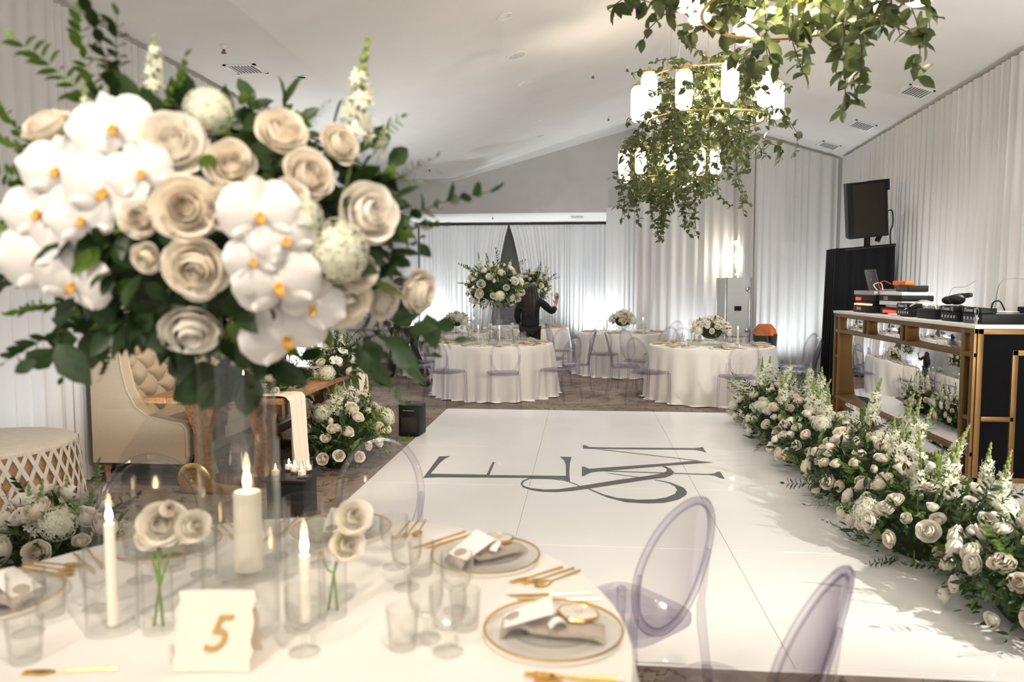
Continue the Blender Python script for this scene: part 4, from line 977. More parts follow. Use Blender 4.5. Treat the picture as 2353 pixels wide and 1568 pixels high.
for k, (dx, dy) in enumerate(((0.30, -0.20), (-0.05, -0.36), (-0.40, 0.1))):
    x, y = TA[0] + dx, TA[1] + dy; w = ('right of', 'in front of', 'left of')[k]
    g = glass_cyl(0.03, 0.13, 0.01, 0.002, 16).build('bud_vase', M_GLASS); place(g, (x, y, TZ + 0.001)); tag(g, 'small bud vase %s the far tall vase' % w, 'vase', 'bud vases')
    f = empty('bud_vase_flowers', (x, y, TZ + 0.012)); tag(f, 'small cream blossoms %s the far tall vase' % w, 'flowers', 'bud vase flowers')
    for j in range(3):
        tip = Vector((0.05 * math.cos(j * 2.2 + k), 0.05 * math.sin(j * 2.2 + k), 0.17 + 0.05 * j)); b = MB(); b.tube([(0, 0, 0.002), tuple(tip)], 0.003, 5); b.build('stem', M_STEM, f)
        link('rose', ROSES[j], f, TRS(tip, track(tip + Vector((0, -0.1, 0)), 0), 0.075))
# ------------------------------------------------------------------ flower border right of the dance floor
bw = ['nearest the viewer in the lower right corner', 'second from the viewer', 'third from the viewer along the dance floor', 'fourth from the viewer, opposite the mirrored booth', 'fifth from the viewer, beside the booth corner', 'farthest of the border, by the satin table chairs']
by = [3.75, 4.75, 5.75, 6.80, 7.85, 8.85]
for i, y in enumerate(by):
    arrangement('floor_flower_arrangement', 'cream rose border arrangement, ' + bw[i], (2.10 + (0.16 if i == 0 else 0.05 * (i == 5)), y, 0.02), (0.44 if i < 2 else 0.40, 0.56, 0.34), 50 + i, 0.12, n_rose=60, n_hyd=3, n_snap=6, n_leaf=1500, rose=0.118, leaf=0.058, snap_h=0.56, zmin=-0.05, n_sprig=26, sprig_len=0.24, group='flower border along the dance floor', snap_dir=(0.55, 0, 0), n_bud=4)
arrangement('floor_flower_arrangement', 'floor arrangement of white roses and snapdragons in front of the wooden sweetheart table', (-2.15, 6.75, 0.0), (0.36, 0.62, 0.44), 61, 0.16, n_rose=48, n_hyd=2, n_snap=8, n_leaf=1500, rose=0.125, leaf=0.06, snap_h=0.48, zmin=-0.05, n_sprig=22, sprig_len=0.24)
arrangement('floor_flower_arrangement', 'floor arrangement of ivory roses at the foot of the lattice cake table', (-2.55, 3.42, 0.0), (0.34, 0.30, 0.40), 62, 0.20, n_rose=34, n_hyd=5, n_snap=3, n_leaf=800, rose=0.125, leaf=0.06, snap_h=0.45, zmin=-0.1, n_sprig=14)

# ------------------------------------------------------------------ chandeliers wrapped in vines
LAMP = None
def lamp_mesh():
    b = MB(); r, h = 0.066, 0.30
    b.lathe([(0.001, -h / 2), (r * 0.6, -h / 2 + 0.004), (r * 0.9, -h / 2 + 0.022), (r, -h / 2 + 0.06), (r, 0), (r, h / 2 - 0.06), (r * 0.9, h / 2 - 0.022), (r * 0.6, h / 2 - 0.004), (0.001, h / 2)], 24); return b.mesh('lamp_shade', M_LAMP)
def chandelier(loc, label, seed, n_strand, leaf=0.082, power=60, droop=0.62, spread=0.62, trails=(), zlo=-0.36):
    global LAMP
    if LAMP is None: LAMP = lamp_mesh()
    rnd = random.Random(seed); c = empty('vine_chandelier', loc); tag(c, label, 'chandelier', 'vine chandeliers over the dance floor')
    for z, r in ((0.17, 0.47), (-0.17, 0.47)):
        b = MB(); b.tube([(r * math.cos(2 * PI * k / 48), r * math.sin(2 * PI * k / 48), z) for k in range(48)], 0.008, 6, closed=True); b.build('ring', M_GOLD, c)
    b = MB()
    for k in range(4): a = k * PI / 2 + 0.3; b.tube([(0, 0, 0.17), (0.47 * math.cos(a), 0.47 * math.sin(a), 0.17)], 0.007, 6)
    b.tube([(0, 0, -0.2), (0, 0, 0.4)], 0.015, 8); b.build('spokes', M_GOLD, c)
    top = zl(loc[0]) - loc[2]; b = MB()
    for k in range(3): a = k * 2.1 + 0.4; b.tube([(0.3 * math.cos(a), 0.3 * math.sin(a), 0.17), (0.04 * math.cos(a), 0.04 * math.sin(a), top - 0.02)], 0.003, 5)
    b.lathe([(0.001, top - 0.03), (0.07, top - 0.03), (0.07, top), (0.001, top)], 20); b.build('suspension_cable', M_STEEL, c)
    for k in range(10):
        a = 2 * PI * k / 10 + seed; zz = 0.03 * math.sin(k * 2.3)
        l = link('lamp_shade', LAMP, c, Matrix.Translation((0.55 * math.cos(a), 0.55 * math.sin(a), zz)))
        b = MB(); b.lathe([(0.001, 0.148), (0.045, 0.148), (0.045, 0.163), (0.012, 0.17), (0.012, 0.19)], 16); b.build('lamp_cap', M_GOLD, l)
    point('chandelier_light', (loc[0], loc[1], loc[2] + 0.05), power * 1.9, (1.0, 0.84, 0.66), 0.10)
    Ms = []; b = MB()
    def strand(p, v, n, drop):
        pts = [p.copy()]
        for i in range(n):
            v = (v + Vector((rnd.gauss(0, 0.22), rnd.gauss(0, 0.22), rnd.gauss(0, 0.10) - drop))).normalized(); p = p + v * 0.055; pts.append(p.copy())
            for q in range(2 if rnd.random() < 0.8 else 3):
                d = Vector((rnd.gauss(0, 1), rnd.gauss(0, 1), rnd.gauss(0, 0.6) - 0.45))
                Ms.append(TRS(p, leaf_R(d, rnd), leaf * rnd.uniform(0.65, 1.2)))
        b.tube(pts, 0.0028, 4)
    for k in range(n_strand):
        a = rnd.uniform(0, 6.28); rr = min(0.46, abs(rnd.gauss(0.26, 0.15))); z = rnd.uniform(zlo, 0.34)
        p = Vector((rr * math.cos(a), rr * math.sin(a), z)); hang = rnd.random() < 0.35
        strand(p, Vector((math.cos(a + rnd.gauss(0, 1.2)), math.sin(a + rnd.gauss(0, 1.2)), rnd.uniform(-0.2, 0.5))) * spread, rnd.randint(4, 8) if not hang else rnd.randint(5, int(6 + droop * 8)), 0.10 if not hang else 0.5)
    for (dx, dy, dz, vx, vy, n, dr) in trails: strand(Vector((dx, dy, dz)), Vector((vx, vy, 0.1)), n, dr)
    b.build('vine_stem', M_TWIG, c)
    cp = Vector(_C) - Vector(loc)
    Ms.sort(key=lambda m: (m.translation - cp).length)
    for m in Ms[:300]: link('leaf', LEAFVM, c, m)
    o = join_inst('vine_leaves', LEAFW, Ms[300:], M_LEAFV, c); o['kind'] = 'stuff'
    return c
chandelier((1.0, 6.55, 3.14), 'vine-wrapped chandelier with frosted lamps, fully visible, middle of the row', 3, 185, 0.064, 70, 0.5, trails=[(-0.3, -0.2, -0.2, -0.3, 0, 9, 0.5), (0.55, 0.1, -0.1, 0.9, 0, 8, 0.35), (0.2, -0.3, -0.25, 0.1, 0, 13, 0.55)])
chandelier((1.0, 9.25, 3.02), 'smaller-looking vine-wrapped chandelier hanging lowest behind the middle one', 4, 190, 0.070, 80, 0.7, trails=[(0.5, 0, 0, 1.0, 0, 14, 0.25), (0.1, -0.3, -0.2, 0, 0, 14, 0.55), (-0.5, -0.2, -0.1, -0.6, 0, 10, 0.5)])
chandelier((1.05, 3.95, 3.14), 'nearest vine-draped chandelier cut off by the top edge of the view', 5, 75, 0.092, 60, 0.15, 0.8, zlo=-0.18, trails=[(-0.5, -0.1, 0, -0.9, 0.1, 9, 0.06), (-0.5, 0.2, -0.1, -0.9, -0.1, 8, 0.08), (-0.5, 0.0, -0.1, -0.8, 0, 7, 0.12), (-0.45, 0, -0.1, -0.5, 0, 7, 0.3), (0.1, -0.1, -0.2, 0.1, 0, 5, 0.5), (0.2, 0.1, -0.2, 0.2, 0, 8, 0.5), (0.22, 0, -0.2, 0.1, 0.1, 9, 0.6), (0.5, 0, -0.15, 0.4, 0, 7, 0.5), (0.55, 0, 0.1, 1, 0, 14, 0.03), (0.6, 0.1, 0.05, 1, 0, 12, 0.06), (0.5, -0.1, 0.1, 1, -0.1, 13, 0.02), (0.0, -0.2, -0.1, -0.1, 0, 4, 0.5), (0.25, -0.2, -0.2, 0.0, 0, 8, 0.5)])

# ------------------------------------------------------------------ tufted settee along the left wall
sf = empty('tufted_settee', (0, 0, 0)); sf.location = (-3.955, 5.82, 0); tag(sf, 'beige high-backed settee with diamond button tufting against the left drape', 'sofa')
SL, SD, SH = 2.1, 0.80, 1.28
b = MB(); b.bbox(0.0, 0.10, 0.0, SL, 0.18, SH - 0.02, 0.03); b.build('back_frame', M_LINENT, sf)
# wing sides: profile in x,z
wing = [(0.0, 0.18), (0.78, 0.18), (0.80, 0.24), (0.80, 0.46), (0.77, 0.505), (0.66, 0.525), (0.50, 0.56), (0.38, 0.64), (0.31, 0.78), (0.27, 0.95), (0.25, 1.15), (0.22, 1.26), (0.17, 1.285), (0.0, 1.285)]
for y0, y1 in ((-0.06, 0.05), (SL - 0.05, SL + 0.06)):
    b = MB(); b.prism([(x, z) for x, z in wing], 1, y0, y1); w = b.build('wing_side', M_LINENT, sf, False)
    b = MB(); b.tube([(x, y0 if y0 < 0 else y1, z) for x, z in wing[2:]], 0.010, 6); b.tube([(x, y1 if y0 < 0 else y0, z) for x, z in wing[2:]], 0.010, 6); b.build('piping', M_LINENT, w)
# tufted cushion back with real pillows
ny, nz = 13, 6; cy, cz = (SL - 0.1) / ny, (SH - 0.50) / nz
def tuft(u, v):
    y = 0.05 + u * (SL - 0.1); z = 0.48 + v * (SH - 0.50); gy = (y - 0.05) / cy; gz = (z - 0.48) / cz
    A = gy + gz / 1.0; B = gy - gz / 1.0
    q = abs(math.sin(A * PI / 2)) * abs(math.sin(B * PI / 2)); q = q ** 0.45
    return (0.12 + 0.075 * q + 0.03 * (1 - v), y, z)
b = MB(); b.grid(tuft, ny * 9, nz * 9); tb_ = b.build('tufted_back', M_LINENT, sf)
b = MB(); b.sphere((0, 0, 0), 0.016, 8, 6, (0.5, 1, 1)); BTN = b.mesh('button', M_LINENT)
for i in range(ny + 1):
    for j in range(nz + 1):
        if (i + j) % 2 == 0 and 0 < i < ny and j < nz: link('button', BTN, tb_, Matrix.Translation((0.132 + 0.03 * (1 - j / nz), 0.05 + i * cy, 0.48 + j * cz)))
b = MB(); b.bbox(0.08, 0.80, 0.05, SL - 0.05, 0.36, 0.50, 0.04); b.build('seat_cushion', M_LINENT, sf)
b = MB(); b.bbox(0.03, 0.77, 0.04, SL - 0.04, 0.18, 0.37, 0.015); b.build('seat_base', M_LINENT, sf)
for x in (0.06, 0.72):
    for y in (0.03, SL - 0.03):
        b = MB(); b.tube([(x, y, 0.0), (x, y, 0.19)], [0.022, 0.034], 4); b.build('leg', M_WOOD, sf, False)

# ------------------------------------------------------------------ sweetheart table
st = empty('sweetheart_table', (-2.80, 6.55, 0)); tag(st, 'rustic wooden trestle table in front of the tufted settee', 'table')
nb = 6; wx = 1.10
for i in range(nb):
    b = MB(); x0 = -wx / 2 + wx * i / nb; b.bbox(x0 + 0.002, x0 + wx / nb - 0.002, -1.05, 1.05, 0.715, 0.76, 0.005); b.build('plank', M_WOOD, st)
for y in (-0.72, 0.72):
    b = MB(); b.bbox(-0.42, 0.42, y - 0.06, y + 0.06, 0.665, 0.714, 0.008); b.build('cross_beam', M_WOODD, st)
    b = MB(); b.prism([(-0.10, 0.09), (0.10, 0.09), (0.055, 0.22), (0.05, 0.42), (0.11, 0.60), (0.14, 0.665), (-0.14, 0.665), (-0.11, 0.60), (-0.05, 0.42), (-0.055, 0.22)], 1, y - 0.05, y + 0.05); b.v = [(v[0] + 0.25, v[1], v[2]) for v in b.v]; b.build('leg', M_WOOD, st, False)
    b = MB(); b.prism([(-0.10, 0.09), (0.10, 0.09), (0.055, 0.22), (0.05, 0.42), (0.11, 0.60), (0.14, 0.665), (-0.14, 0.665), (-0.11, 0.60), (-0.05, 0.42), (-0.055, 0.22)], 1, y - 0.05, y + 0.05); b.v = [(v[0] - 0.25, v[1], v[2]) for v in b.v]; b.build('leg', M_WOOD, st, False)
    b = MB(); b.bbox(-0.45, 0.45, y - 0.06, y + 0.06, 0.0, 0.09, 0.01); b.build('foot', M_WOODD, st)
b = MB(); b.bbox(-0.04, 0.04, -0.7, 0.7, 0.26, 0.34, 0.008); b.build('stretcher', M_WOODD, st)
def runner(name, label, y0, y1, drop, seed):
    rnd = random.Random(seed); b = MB(); xe = -2.80 + wx / 2
    path = [(-3.1, 0.768), (-2.7, 0.768), (xe - 0.03, 0.770), (xe + 0.02, 0.762), (xe + 0.045, 0.73), (xe + 0.05, 0.6), (xe + 0.055, 0.4), (xe + 0.07, 0.76 - drop)]
    def fn(u, v):
        k = v * (len(path) - 1); i = min(int(k), len(path) - 2); t = k - i
        x = path[i][0] * (1 - t) + path[i + 1][0] * t; z = path[i][1] * (1 - t) + path[i + 1][1] * t; f = max(0, v - 0.45)
        return (x + 0.05 * f * math.sin(u * 19 + seed), y0 + (y1 - y0) * u * (1 - 0.25 * f), z + 0.006 * (1 + math.sin(u * 17 + v * 5)))
    b.grid(fn, 24, 21); o = b.build(name, M_CREAM); tag(o, label, 'table runner', 'cream table runners'); return o
runner('table_runner', 'cream cloth runner falling over the near edge of the sweetheart table', 5.52, 5.85, 0.62, 1)
runner('table_runner', 'cream cloth runner draped over the far end of the sweetheart table', 7.28, 7.62, 0.40, 2)
arrangement('garland_arrangement', 'orchid and rose garland spilling over the far end of the sweetheart table', (-2.32, 7.0, 0.772), (0.20, 0.40, 0.20), 71, 0.08, n_rose=10, n_hyd=3, n_snap=1, n_leaf=380, rose=0.10, leaf=0.06, snap_h=0.3, zmin=-0.3, n_sprig=16, n_orchid=14, sprig_len=0.25)
arrangement('garland_arrangement', 'thin leafy garland on the near corner of the sweetheart table', (-2.42, 5.85, 0.772), (0.12, 0.22, 0.10), 72, 0.05, n_rose=4, n_hyd=1, n_snap=0, n_leaf=160, rose=0.08, leaf=0.05, zmin=-0.2, n_sprig=10, n_orchid=3, sprig_len=0.18)
for i, (x, y, h, ch, w) in enumerate(((-2.62, 7.35, 0.42, 0.20, 'at the far end of the sweetheart table'), (-2.70, 6.75, 0.34, 0.16, 'in the middle of the sweetheart table'), (-2.85, 6.15, 0.22, 0.07, 'near the middle of the sweetheart table, low'), (-2.62, 5.95, 0.18, 0.05, 'on the near part of the sweetheart table, very low'))):
    candle_in_glass('candle', 'lit candle ' + w, (x, y, 0.762), 0.05, h, 0.018, ch, lamp=1.0 if i < 2 else 0.5, fl=1.2)

# ------------------------------------------------------------------ floor candles on a black plinth
pl = empty('candle_plinth', (-1.98, 4.98, 0)); tag(pl, 'small black plinth with votive candles beside the dance floor edge', 'plinth')
b = MB(); b.bbox(-0.13, 0.13, -0.13, 0.13, 0.03, 0.30, 0.01); b.build('body', M_BLACK, pl); b = MB(); b.bbox(-0.15, 0.15, -0.15, 0.15, 0.0, 0.03, 0.006); b.build('base', M_BLACK, pl); b = MB(); b.bbox(-0.16, 0.16, -0.16, 0.16, 0.30, 0.32, 0.004); b.build('top', M_BLACK, pl)
for k, (dx, dy) in enumerate(((-0.09, -0.06), (0.0, 0.05), (0.09, -0.05), (-0.06, 0.10), (0.08, 0.09))):
    candle_in_glass('candle', ('lit votive candle at the %s of the black plinth' % ('left front', 'centre', 'right front', 'left rear', 'right rear')[k]), (-1.98 + dx, 4.98 + dy, 0.321), 0.036, 0.075, 0.026, 0.03, lamp=0.6 if k == 1 else 0, fl=0.9)
b = MB()
pts = []
for k in range(40): a = k * 0.33; r = 0.10 * (1 - k / 46); pts.append((-3.0 + r * math.cos(a), 5.55, 0.115 + r * math.sin(a)))
b.tube(pts, [0.022 * (1 - k / 80) for k in range(40)], 7, flat=2.2); b.tube([(-2.90, 5.55, 0.115), (-2.86, 5.56, 0.06), (-2.74, 5.57, 0.035), (-2.6, 5.57, 0.028)], 0.025, 7, flat=2.2)
tag(b.build('gilded_scroll', M_GOLD), 'ornate gilded scroll ornament standing on the carpet in front of the settee', 'ornament')

# black stage-effect box on the carpet
bx = empty('effect_machine', (-1.83, 8.02, 0), -0.06); tag(bx, 'small black metal box with chrome handle on the carpet by the dance floor', 'stage machine')
b = MB(); b.bbox(-0.115, 0.115, -0.13, 0.13, 0.012, 0.335, 0.008); b.build('housing', M_BLACK, bx)
b = MB(); b.bbox(-0.118, 0.118, -0.133, 0.133, 0.335, 0.348, 0.004); b.build('lid', mat('dark_grey_metal', (0.05, 0.055, 0.06), 0.4, 0.5), bx)
b = MB(); b.tube([(-0.06, -0.131, 0.29), (-0.06, -0.148, 0.285), (0.06, -0.148, 0.285), (0.06, -0.131, 0.29)], 0.006, 6); b.build('handle', M_STEEL, bx)
b = MB(); b.bbox(-0.085, 0.085, -0.134, -0.129, 0.05, 0.21, 0.002); b.build('front_panel', M_BROWN, bx)
b = MB(); b.lathe([(0.02, 0.348), (0.02, 0.352), (0.001, 0.352)], 14); b.build('nozzle', M_STEEL, bx)
for x in (-0.09, 0.09):
    for y in (-0.1, 0.1):
        b = MB(); b.lathe([(0.001, 0), (0.012, 0), (0.012, 0.012), (0.001, 0.012)], 10, (x, y, 0)); b.build('foot', M_BLACK, bx)

# ------------------------------------------------------------------ cake table with lattice cloth
ck = empty('cake_table', (-3.22, 3.80, 0)); tag(ck, 'round cake table with ivory diamond lattice skirt at the left frame edge', 'table')
CR, CHT = 0.43, 0.775
b = MB(); b.lathe([(0.001, CHT), (CR - 0.02, CHT), (CR, CHT - 0.012), (CR + 0.002, CHT - 0.03)], 60); b.build('top_cloth', mat('ivory_cloth_grain', (0.82, 0.74, 0.64), 0.7, noise=0.12, nscale=8, stretch=(2, 22, 1)), ck)
b = MB(); b.lathe([(CR - 0.004, CHT - 0.02), (CR + 0.03, 0.4), (CR + 0.07, 0.0)], 60); b.build('skirt', M_TAN, ck)
nd = 40; rows = 9
b = MB(); rr = lambda z: CR + 0.004 + 0.07 * (1 - z / CHT)
for s in (1, -1):
    for i in range(nd):
        pts = []
        for k in range(13):
            z = CHT - 0.015 - (CHT - 0.02) * k / 12; a = 2 * PI * i / nd + s * 2 * PI / nd * 5.0 * k / 12
            pts.append((rr(z) * math.cos(a), rr(z) * math.sin(a), z))
        # flat ribbon
        vs = []; fs = []
        for k, p in enumerate(pts):
            an = math.atan2(p[1], p[0]); w = 0.012; t = Vector((-math.sin(an), math.cos(an), 0)); q = Vector((math.cos(an), math.sin(an), 0)) * (0.004 + 0.003 * (s > 0))
            vs += [Vector(p) - t * w + q, Vector(p) + t * w + q]
        fs = [(2 * k, 2 * k + 1, 2 * k + 3, 2 * k + 2) for k in range(12)]; b.add(vs, fs)
b.build('ribbon_lattice', M_LATTICE, ck, False)
# ------------------------------------------------------------------ mirrored music booth
BX, B0, B1, BT, BZ = 3.15, 6.42, 9.85, 1.30, 0.02
bo = empty('mirrored_booth', (BX, B0, BZ)); tag(bo, 'mirrored booth with brushed gold frame and white top carrying music gear', 'booth')
BL = B1 - B0; HH = BT - BZ
def bar(x0, x1, y0, y1, z0, z1, name='frame_bar', m=None, e=0.004):
    b = MB(); b.bbox(x0, x1, y0, y1, z0, z1, e); return b.build(name, m or M_BRASS, bo)
bar(-0.03, 0.90, -0.03, BL + 0.02, HH - 0.03, HH, 'counter_top', M_WHITEP)
bar(-0.02, 0.05, 0.0, BL, HH - 0.075, HH - 0.032); bar(-0.02, 0.05, 0.0, BL, HH - 0.265, HH - 0.225); bar(-0.02, 0.05, 0.0, BL, 0.205, 0.245); bar(-0.02, 0.05, 0.0, BL, 0.0, 0.04)
for y in (0.0, 0.155, BL - 0.20, BL - 0.055): bar(-0.022, 0.05, y, y + 0.055, 0.0, HH - 0.032, 'post')
for y in (1.28, 1.40, 2.30, 2.42): bar(-0.018, 0.05, y, y + 0.045, HH - 0.225, HH - 0.075, 'post')
for y in (1.28, 1.40, 2.30, 2.42): bar(-0.018, 0.05, y, y + 0.045, 0.04, 0.205, 'post')
bar(-0.016, 0.05, 0.05, 0.16, 0.50, 0.535); bar(-0.016, 0.05, BL - 0.16, BL - 0.05, 0.70, 0.735)
for (y0, y1) in ((0.06, 1.28), (1.445, 2.30), (2.465, BL - 0.06)): bar(0.012, 0.02, y0, y1, HH - 0.225, HH - 0.075, 'mirror_pane', M_MIRROR, 0.001)
for (y0, y1) in ((0.21, 1.28), (1.445, 2.30), (2.465, BL - 0.2)): bar(0.012, 0.02, y0, y1, 0.04, 0.205, 'mirror_pane', M_MIRROR, 0.001)
bar(0.005, 0.015, 0.21, BL - 0.2, 0.245, HH - 0.265, 'mirror_pane', M_MIRROR, 0.001)
bar(0.03, 0.045, 0.02, BL - 0.02, 0.02, HH - 0.04, 'back_panel', M_MATTE, 0.001)
# near end of the booth
for x in (0.0, 0.27, 0.42, 0.85): bar(x, x + 0.045, -0.02, 0.05, 0.0 if x != 0.42 else 0.0, HH - 0.032 if x < 0.2 or x > 0.8 else HH - 0.2, 'post')
bar(0.0, 0.895, -0.02, 0.05, HH - 0.075, HH - 0.032); bar(0.27, 0.89, -0.02, 0.05, HH - 0.245, HH - 0.20); bar(0.05, 0.30, -0.02, 0.05, 0.50, 0.54); bar(0.0, 0.895, -0.02, 0.05, 0.0, 0.04)
bar(0.72, 0.76, -0.018, 0.05, HH - 0.2, HH - 0.075, 'post')
bar(0.03, 0.88, 0.0, 0.03, 0.03, HH - 0.05, 'side_panel', M_MATTE, 0.001)

# gear on the counter (rear sides face the dance floor)
GZ = BT + 0.001
def gear(name, label, cat, x, y, z=GZ, rz=0.0, group=None):
    o = empty(name, (x, y, z), rz); tag(o, label, cat, group); return o
def gbox(o, nm, x0, x1, y0, y1, z0, z1, m, e=0.006, M=None):
    b = MB(); b.bbox(x0, x1, y0, y1, z0, z1, e, M); return b.build(nm, m, o)
def face_text(o, txt, size, x, y, z, m=None):
    link('lettering', text_mesh(txt, size, m or M_WHITEINK), o, Matrix.Translation((x, y, z)) @ Matrix.Rotation(-PI / 2, 4, 'Z') @ Matrix.Rotation(PI / 2, 4, 'X'))
# effects unit with glowing red strip, at the far end
g = gear('power_unit', 'black power unit with glowing red strip at the far end of the booth', 'audio gear', 3.36, 9.20)
gbox(g, 'housing', -0.14, 0.14, -0.26, 0.26, 0.0, 0.085, M_BLACK); gbox(g, 'light_strip', -0.145, -0.10, -0.24, 0.22, 0.086, 0.104, M_REDDIM, 0.003); gbox(g, 'cover', -0.12, 0.14, -0.25, 0.25, 0.105, 0.125, M_BLACK); gbox(g, 'rating_plate', -0.1425, -0.139, 0.0, 0.14, 0.03, 0.06, M_GREYPL, 0.001)
g2 = gear('power_unit', 'second black unit with dim red display left of the mixer', 'audio gear', 3.42, 8.55)
gbox(g2, 'housing', -0.14, 0.14, -0.24, 0.24, 0.0, 0.07, M_BLACK); gbox(g2, 'display', -0.143, -0.138, -0.20, 0.16, 0.018, 0.05, M_RED, 0.002); gbox(g2, 'bracket', -0.10, 0.1, -0.2, 0.2, 0.07, 0.10, M_STEEL)
# rack cases
rk = gear('equipment_case', 'grey and black rack case under the laptop', 'equipment case', 3.42, 9.22, GZ + 0.127)
gbox(rk, 'lower_shell', -0.16, 0.16, -0.30, 0.30, 0.0, 0.075, M_BLACK); gbox(rk, 'display', -0.163, -0.158, 0.1, 0.28, 0.012, 0.045, M_RED, 0.002); gbox(rk, 'upper_shell', -0.17, 0.17, -0.32, 0.32, 0.076, 0.125, M_GREYPL)
rk2 = gear('equipment_case', 'white and black rack case with white lettering beside the laptop', 'equipment case', 3.45, 8.55, GZ + 0.102)
gbox(rk2, 'lower_shell', -0.16, 0.16, -0.30, 0.30, 0.0, 0.045, M_WHITEP); gbox(rk2, 'stripe', -0.165, 0.16, -0.30, 0.30, 0.046, 0.105, M_BLACK); gbox(rk2, 'upper_shell', -0.16, 0.16, -0.30, 0.30, 0.106, 0.145, M_WHITEP); face_text(rk2, 'CiOL', 0.055, -0.167, 0.10, 0.072)
lp = gear('laptop', 'open grey laptop seen from behind on the rack case', 'laptop', 3.40, 9.25, GZ + 0.127 + 0.126)
gbox(lp, 'base', -0.02, 0.22, -0.17, 0.17, 0.0, 0.016, M_GREYPL, 0.004)
gbox(lp, 'lid', -0.012, 0.0, -0.17, 0.17, 0.0, 0.24, mat('dark_laptop_metal', (0.085, 0.075, 0.072), 0.35, 0.6), 0.004, Matrix.Translation((-0.015, 0, 0.012)) @ Matrix.Rotation(-0.24, 4, 'Y')); b = MB(); b.lathe([(0.001, 0), (0.013, 0), (0.013, 0.002), (0.001, 0.002)], 14); link('emblem', b.mesh('emblem', M_STEEL), lp, Matrix.Translation((-0.0585, 0, 0.13)) @ Matrix.Rotation(-0.24 - PI / 2, 4, 'Y'))
ot = gear('wireless_receiver', 'black receiver box beside the orange pouch', 'audio gear', 3.45, 8.40, GZ + 0.102 + 0.146)
gbox(ot, 'housing', -0.10, 0.10, -0.16, 0.16, 0.0, 0.065, M_BLACK); gbox(ot, 'front_plate', -0.104, -0.10, -0.15, 0.15, 0.008, 0.057, M_BROWN, 0.001)
b = MB(); b.bbox(-0.05, 0.05, -0.17, 0.17, 0.0, 0.05, 0.015); o = b.build('orange_pouch', M_ORANGE); place(o, (3.42, 8.55, GZ + 0.102 + 0.146 + 0.066)); tag(o, 'bright orange pouch on top of the black receiver', 'pouch')
def cable(pts, r, m, label, name='cable'):
    b = MB(); P = [Vector(p) for p in pts]; out = []
    for i in range(len(P) - 1):
        a, c0, c1, d = P[max(i - 1, 0)], P[i], P[i + 1], P[min(i + 2, len(P) - 1)]
        for k in range(6):
            t = k / 6; out.append(0.5 * ((2 * c0) + (c1 - a) * t + (2 * a - 5 * c0 + 4 * c1 - d) * t * t + (3 * c0 - a - 3 * c1 + d) * t ** 3))
    out.append(P[-1]); b.tube(out, r, 6); o = b.build(name, m); tag(o, label, 'cable', 'cables'); return o
cable([(3.3, 8.80, GZ + 0.25), (3.28, 8.86, GZ + 0.33), (3.3, 8.75, GZ + 0.36), (3.33, 8.65, GZ + 0.33)], 0.006, mat('red_cable', (0.55, 0.05, 0.02), 0.5), 'red cable looping beside the laptop')
cable([(3.27, 8.86, GZ + 0.26), (3.25, 8.92, GZ + 0.32), (3.3, 8.85, GZ + 0.34), (3.3, 8.78, GZ + 0.26)], 0.006, M_WHITEP, 'white cable coil right of the laptop')
cable([(3.24, 8.2, GZ + 0.01), (3.22, 7.9, GZ + 0.10), (3.22, 7.6, GZ + 0.17), (3.24, 7.4, GZ + 0.14), (3.25, 7.36, GZ + 0.08)], 0.007, M_WHITEP, 'white cable arching over the mixer')
cable([(3.6, 7.95, GZ + 0.1), (3.6, 7.85, GZ + 0.28), (3.6, 7.6, GZ + 0.30), (3.6, 7.4, GZ + 0.36)], 0.003, M_STEEL, 'thin grey gooseneck lamp arm above the mixer')
cable([(3.6, 7.05, GZ + 0.1), (3.6, 7.0, GZ + 0.32), (3.6, 6.8, GZ + 0.37), (3.6, 6.55, GZ + 0.36)], 0.003, M_STEEL, 'thin grey gooseneck lamp arm above the right player')
cable([(3.3, 6.52, GZ + 0.08), (3.3, 6.50, GZ + 0.17), (3.3, 6.40, GZ + 0.19), (3.3, 6.32, GZ + 0.12)], 0.006, M_BLACK, 'black cable loop beside the keys')
cable([(3.26, 7.05, GZ + 0.10), (3.24, 6.9, GZ + 0.14), (3.24, 6.75, GZ + 0.12), (3.25, 6.6, GZ + 0.09)], 0.005, M_BLACK, 'black cable from the headphones to the right player')
def player(y, label, w=0.32, x=3.40):
    p = gear('media_player', label, 'media player', x, y, GZ, 0.0, 'media players')
    pb_ = gbox(p, 'body', -0.18, 0.20, -w / 2, w / 2, 0.0, 0.085, M_BLACK, 0.01)
    gbox(p, 'rear_hood', -0.19, -0.06, -w / 2, w / 2, 0.086, 0.135, M_BLACK, 0.012); face_text(p, 'Pioneer DJ', 0.045, -0.1915, 0.0, 0.110)
    b = MB(); b.lathe([(0.001, 0.10), (0.10, 0.10), (0.105, 0.086)], 30, (0.08, 0, 0)); b.build('jog_wheel', M_GREYPL, p)
    for k in range(5): gbox(pb_, 'socket', -0.186, -0.179, -0.12 + k * 0.055, -0.095 + k * 0.055, 0.03, 0.055, M_STEEL, 0.002)
    return p
player(8.02, 'media player left of the mixer, beside the white rack case'); player(7.06, 'media player right of the headphones'); player(6.66, 'media player nearest the booth corner')
mx_ = gear('dj_mixer', 'black mixer with silver knobs between the players', 'mixer', 3.40, 7.55)
mb_ = gbox(mx_, 'body', -0.17, 0.20, -0.20, 0.20, 0.0, 0.095, M_BLACK, 0.01)
b = MB(); b.lathe([(0.001, 0.03), (0.009, 0.03), (0.012, 0.0)], 12); KN = b.mesh('knob', M_GREYPL)
for i in range(4):
    for j in range(5): link('knob', KN, mb_, Matrix.Translation((-0.12 + 0.06 * j, -0.15 + 0.1 * i, 0.095)))
hp = gear('headphones', 'black over-ear headphones lying on the mixer', 'headphones', 3.36, 7.32, GZ + 0.137)
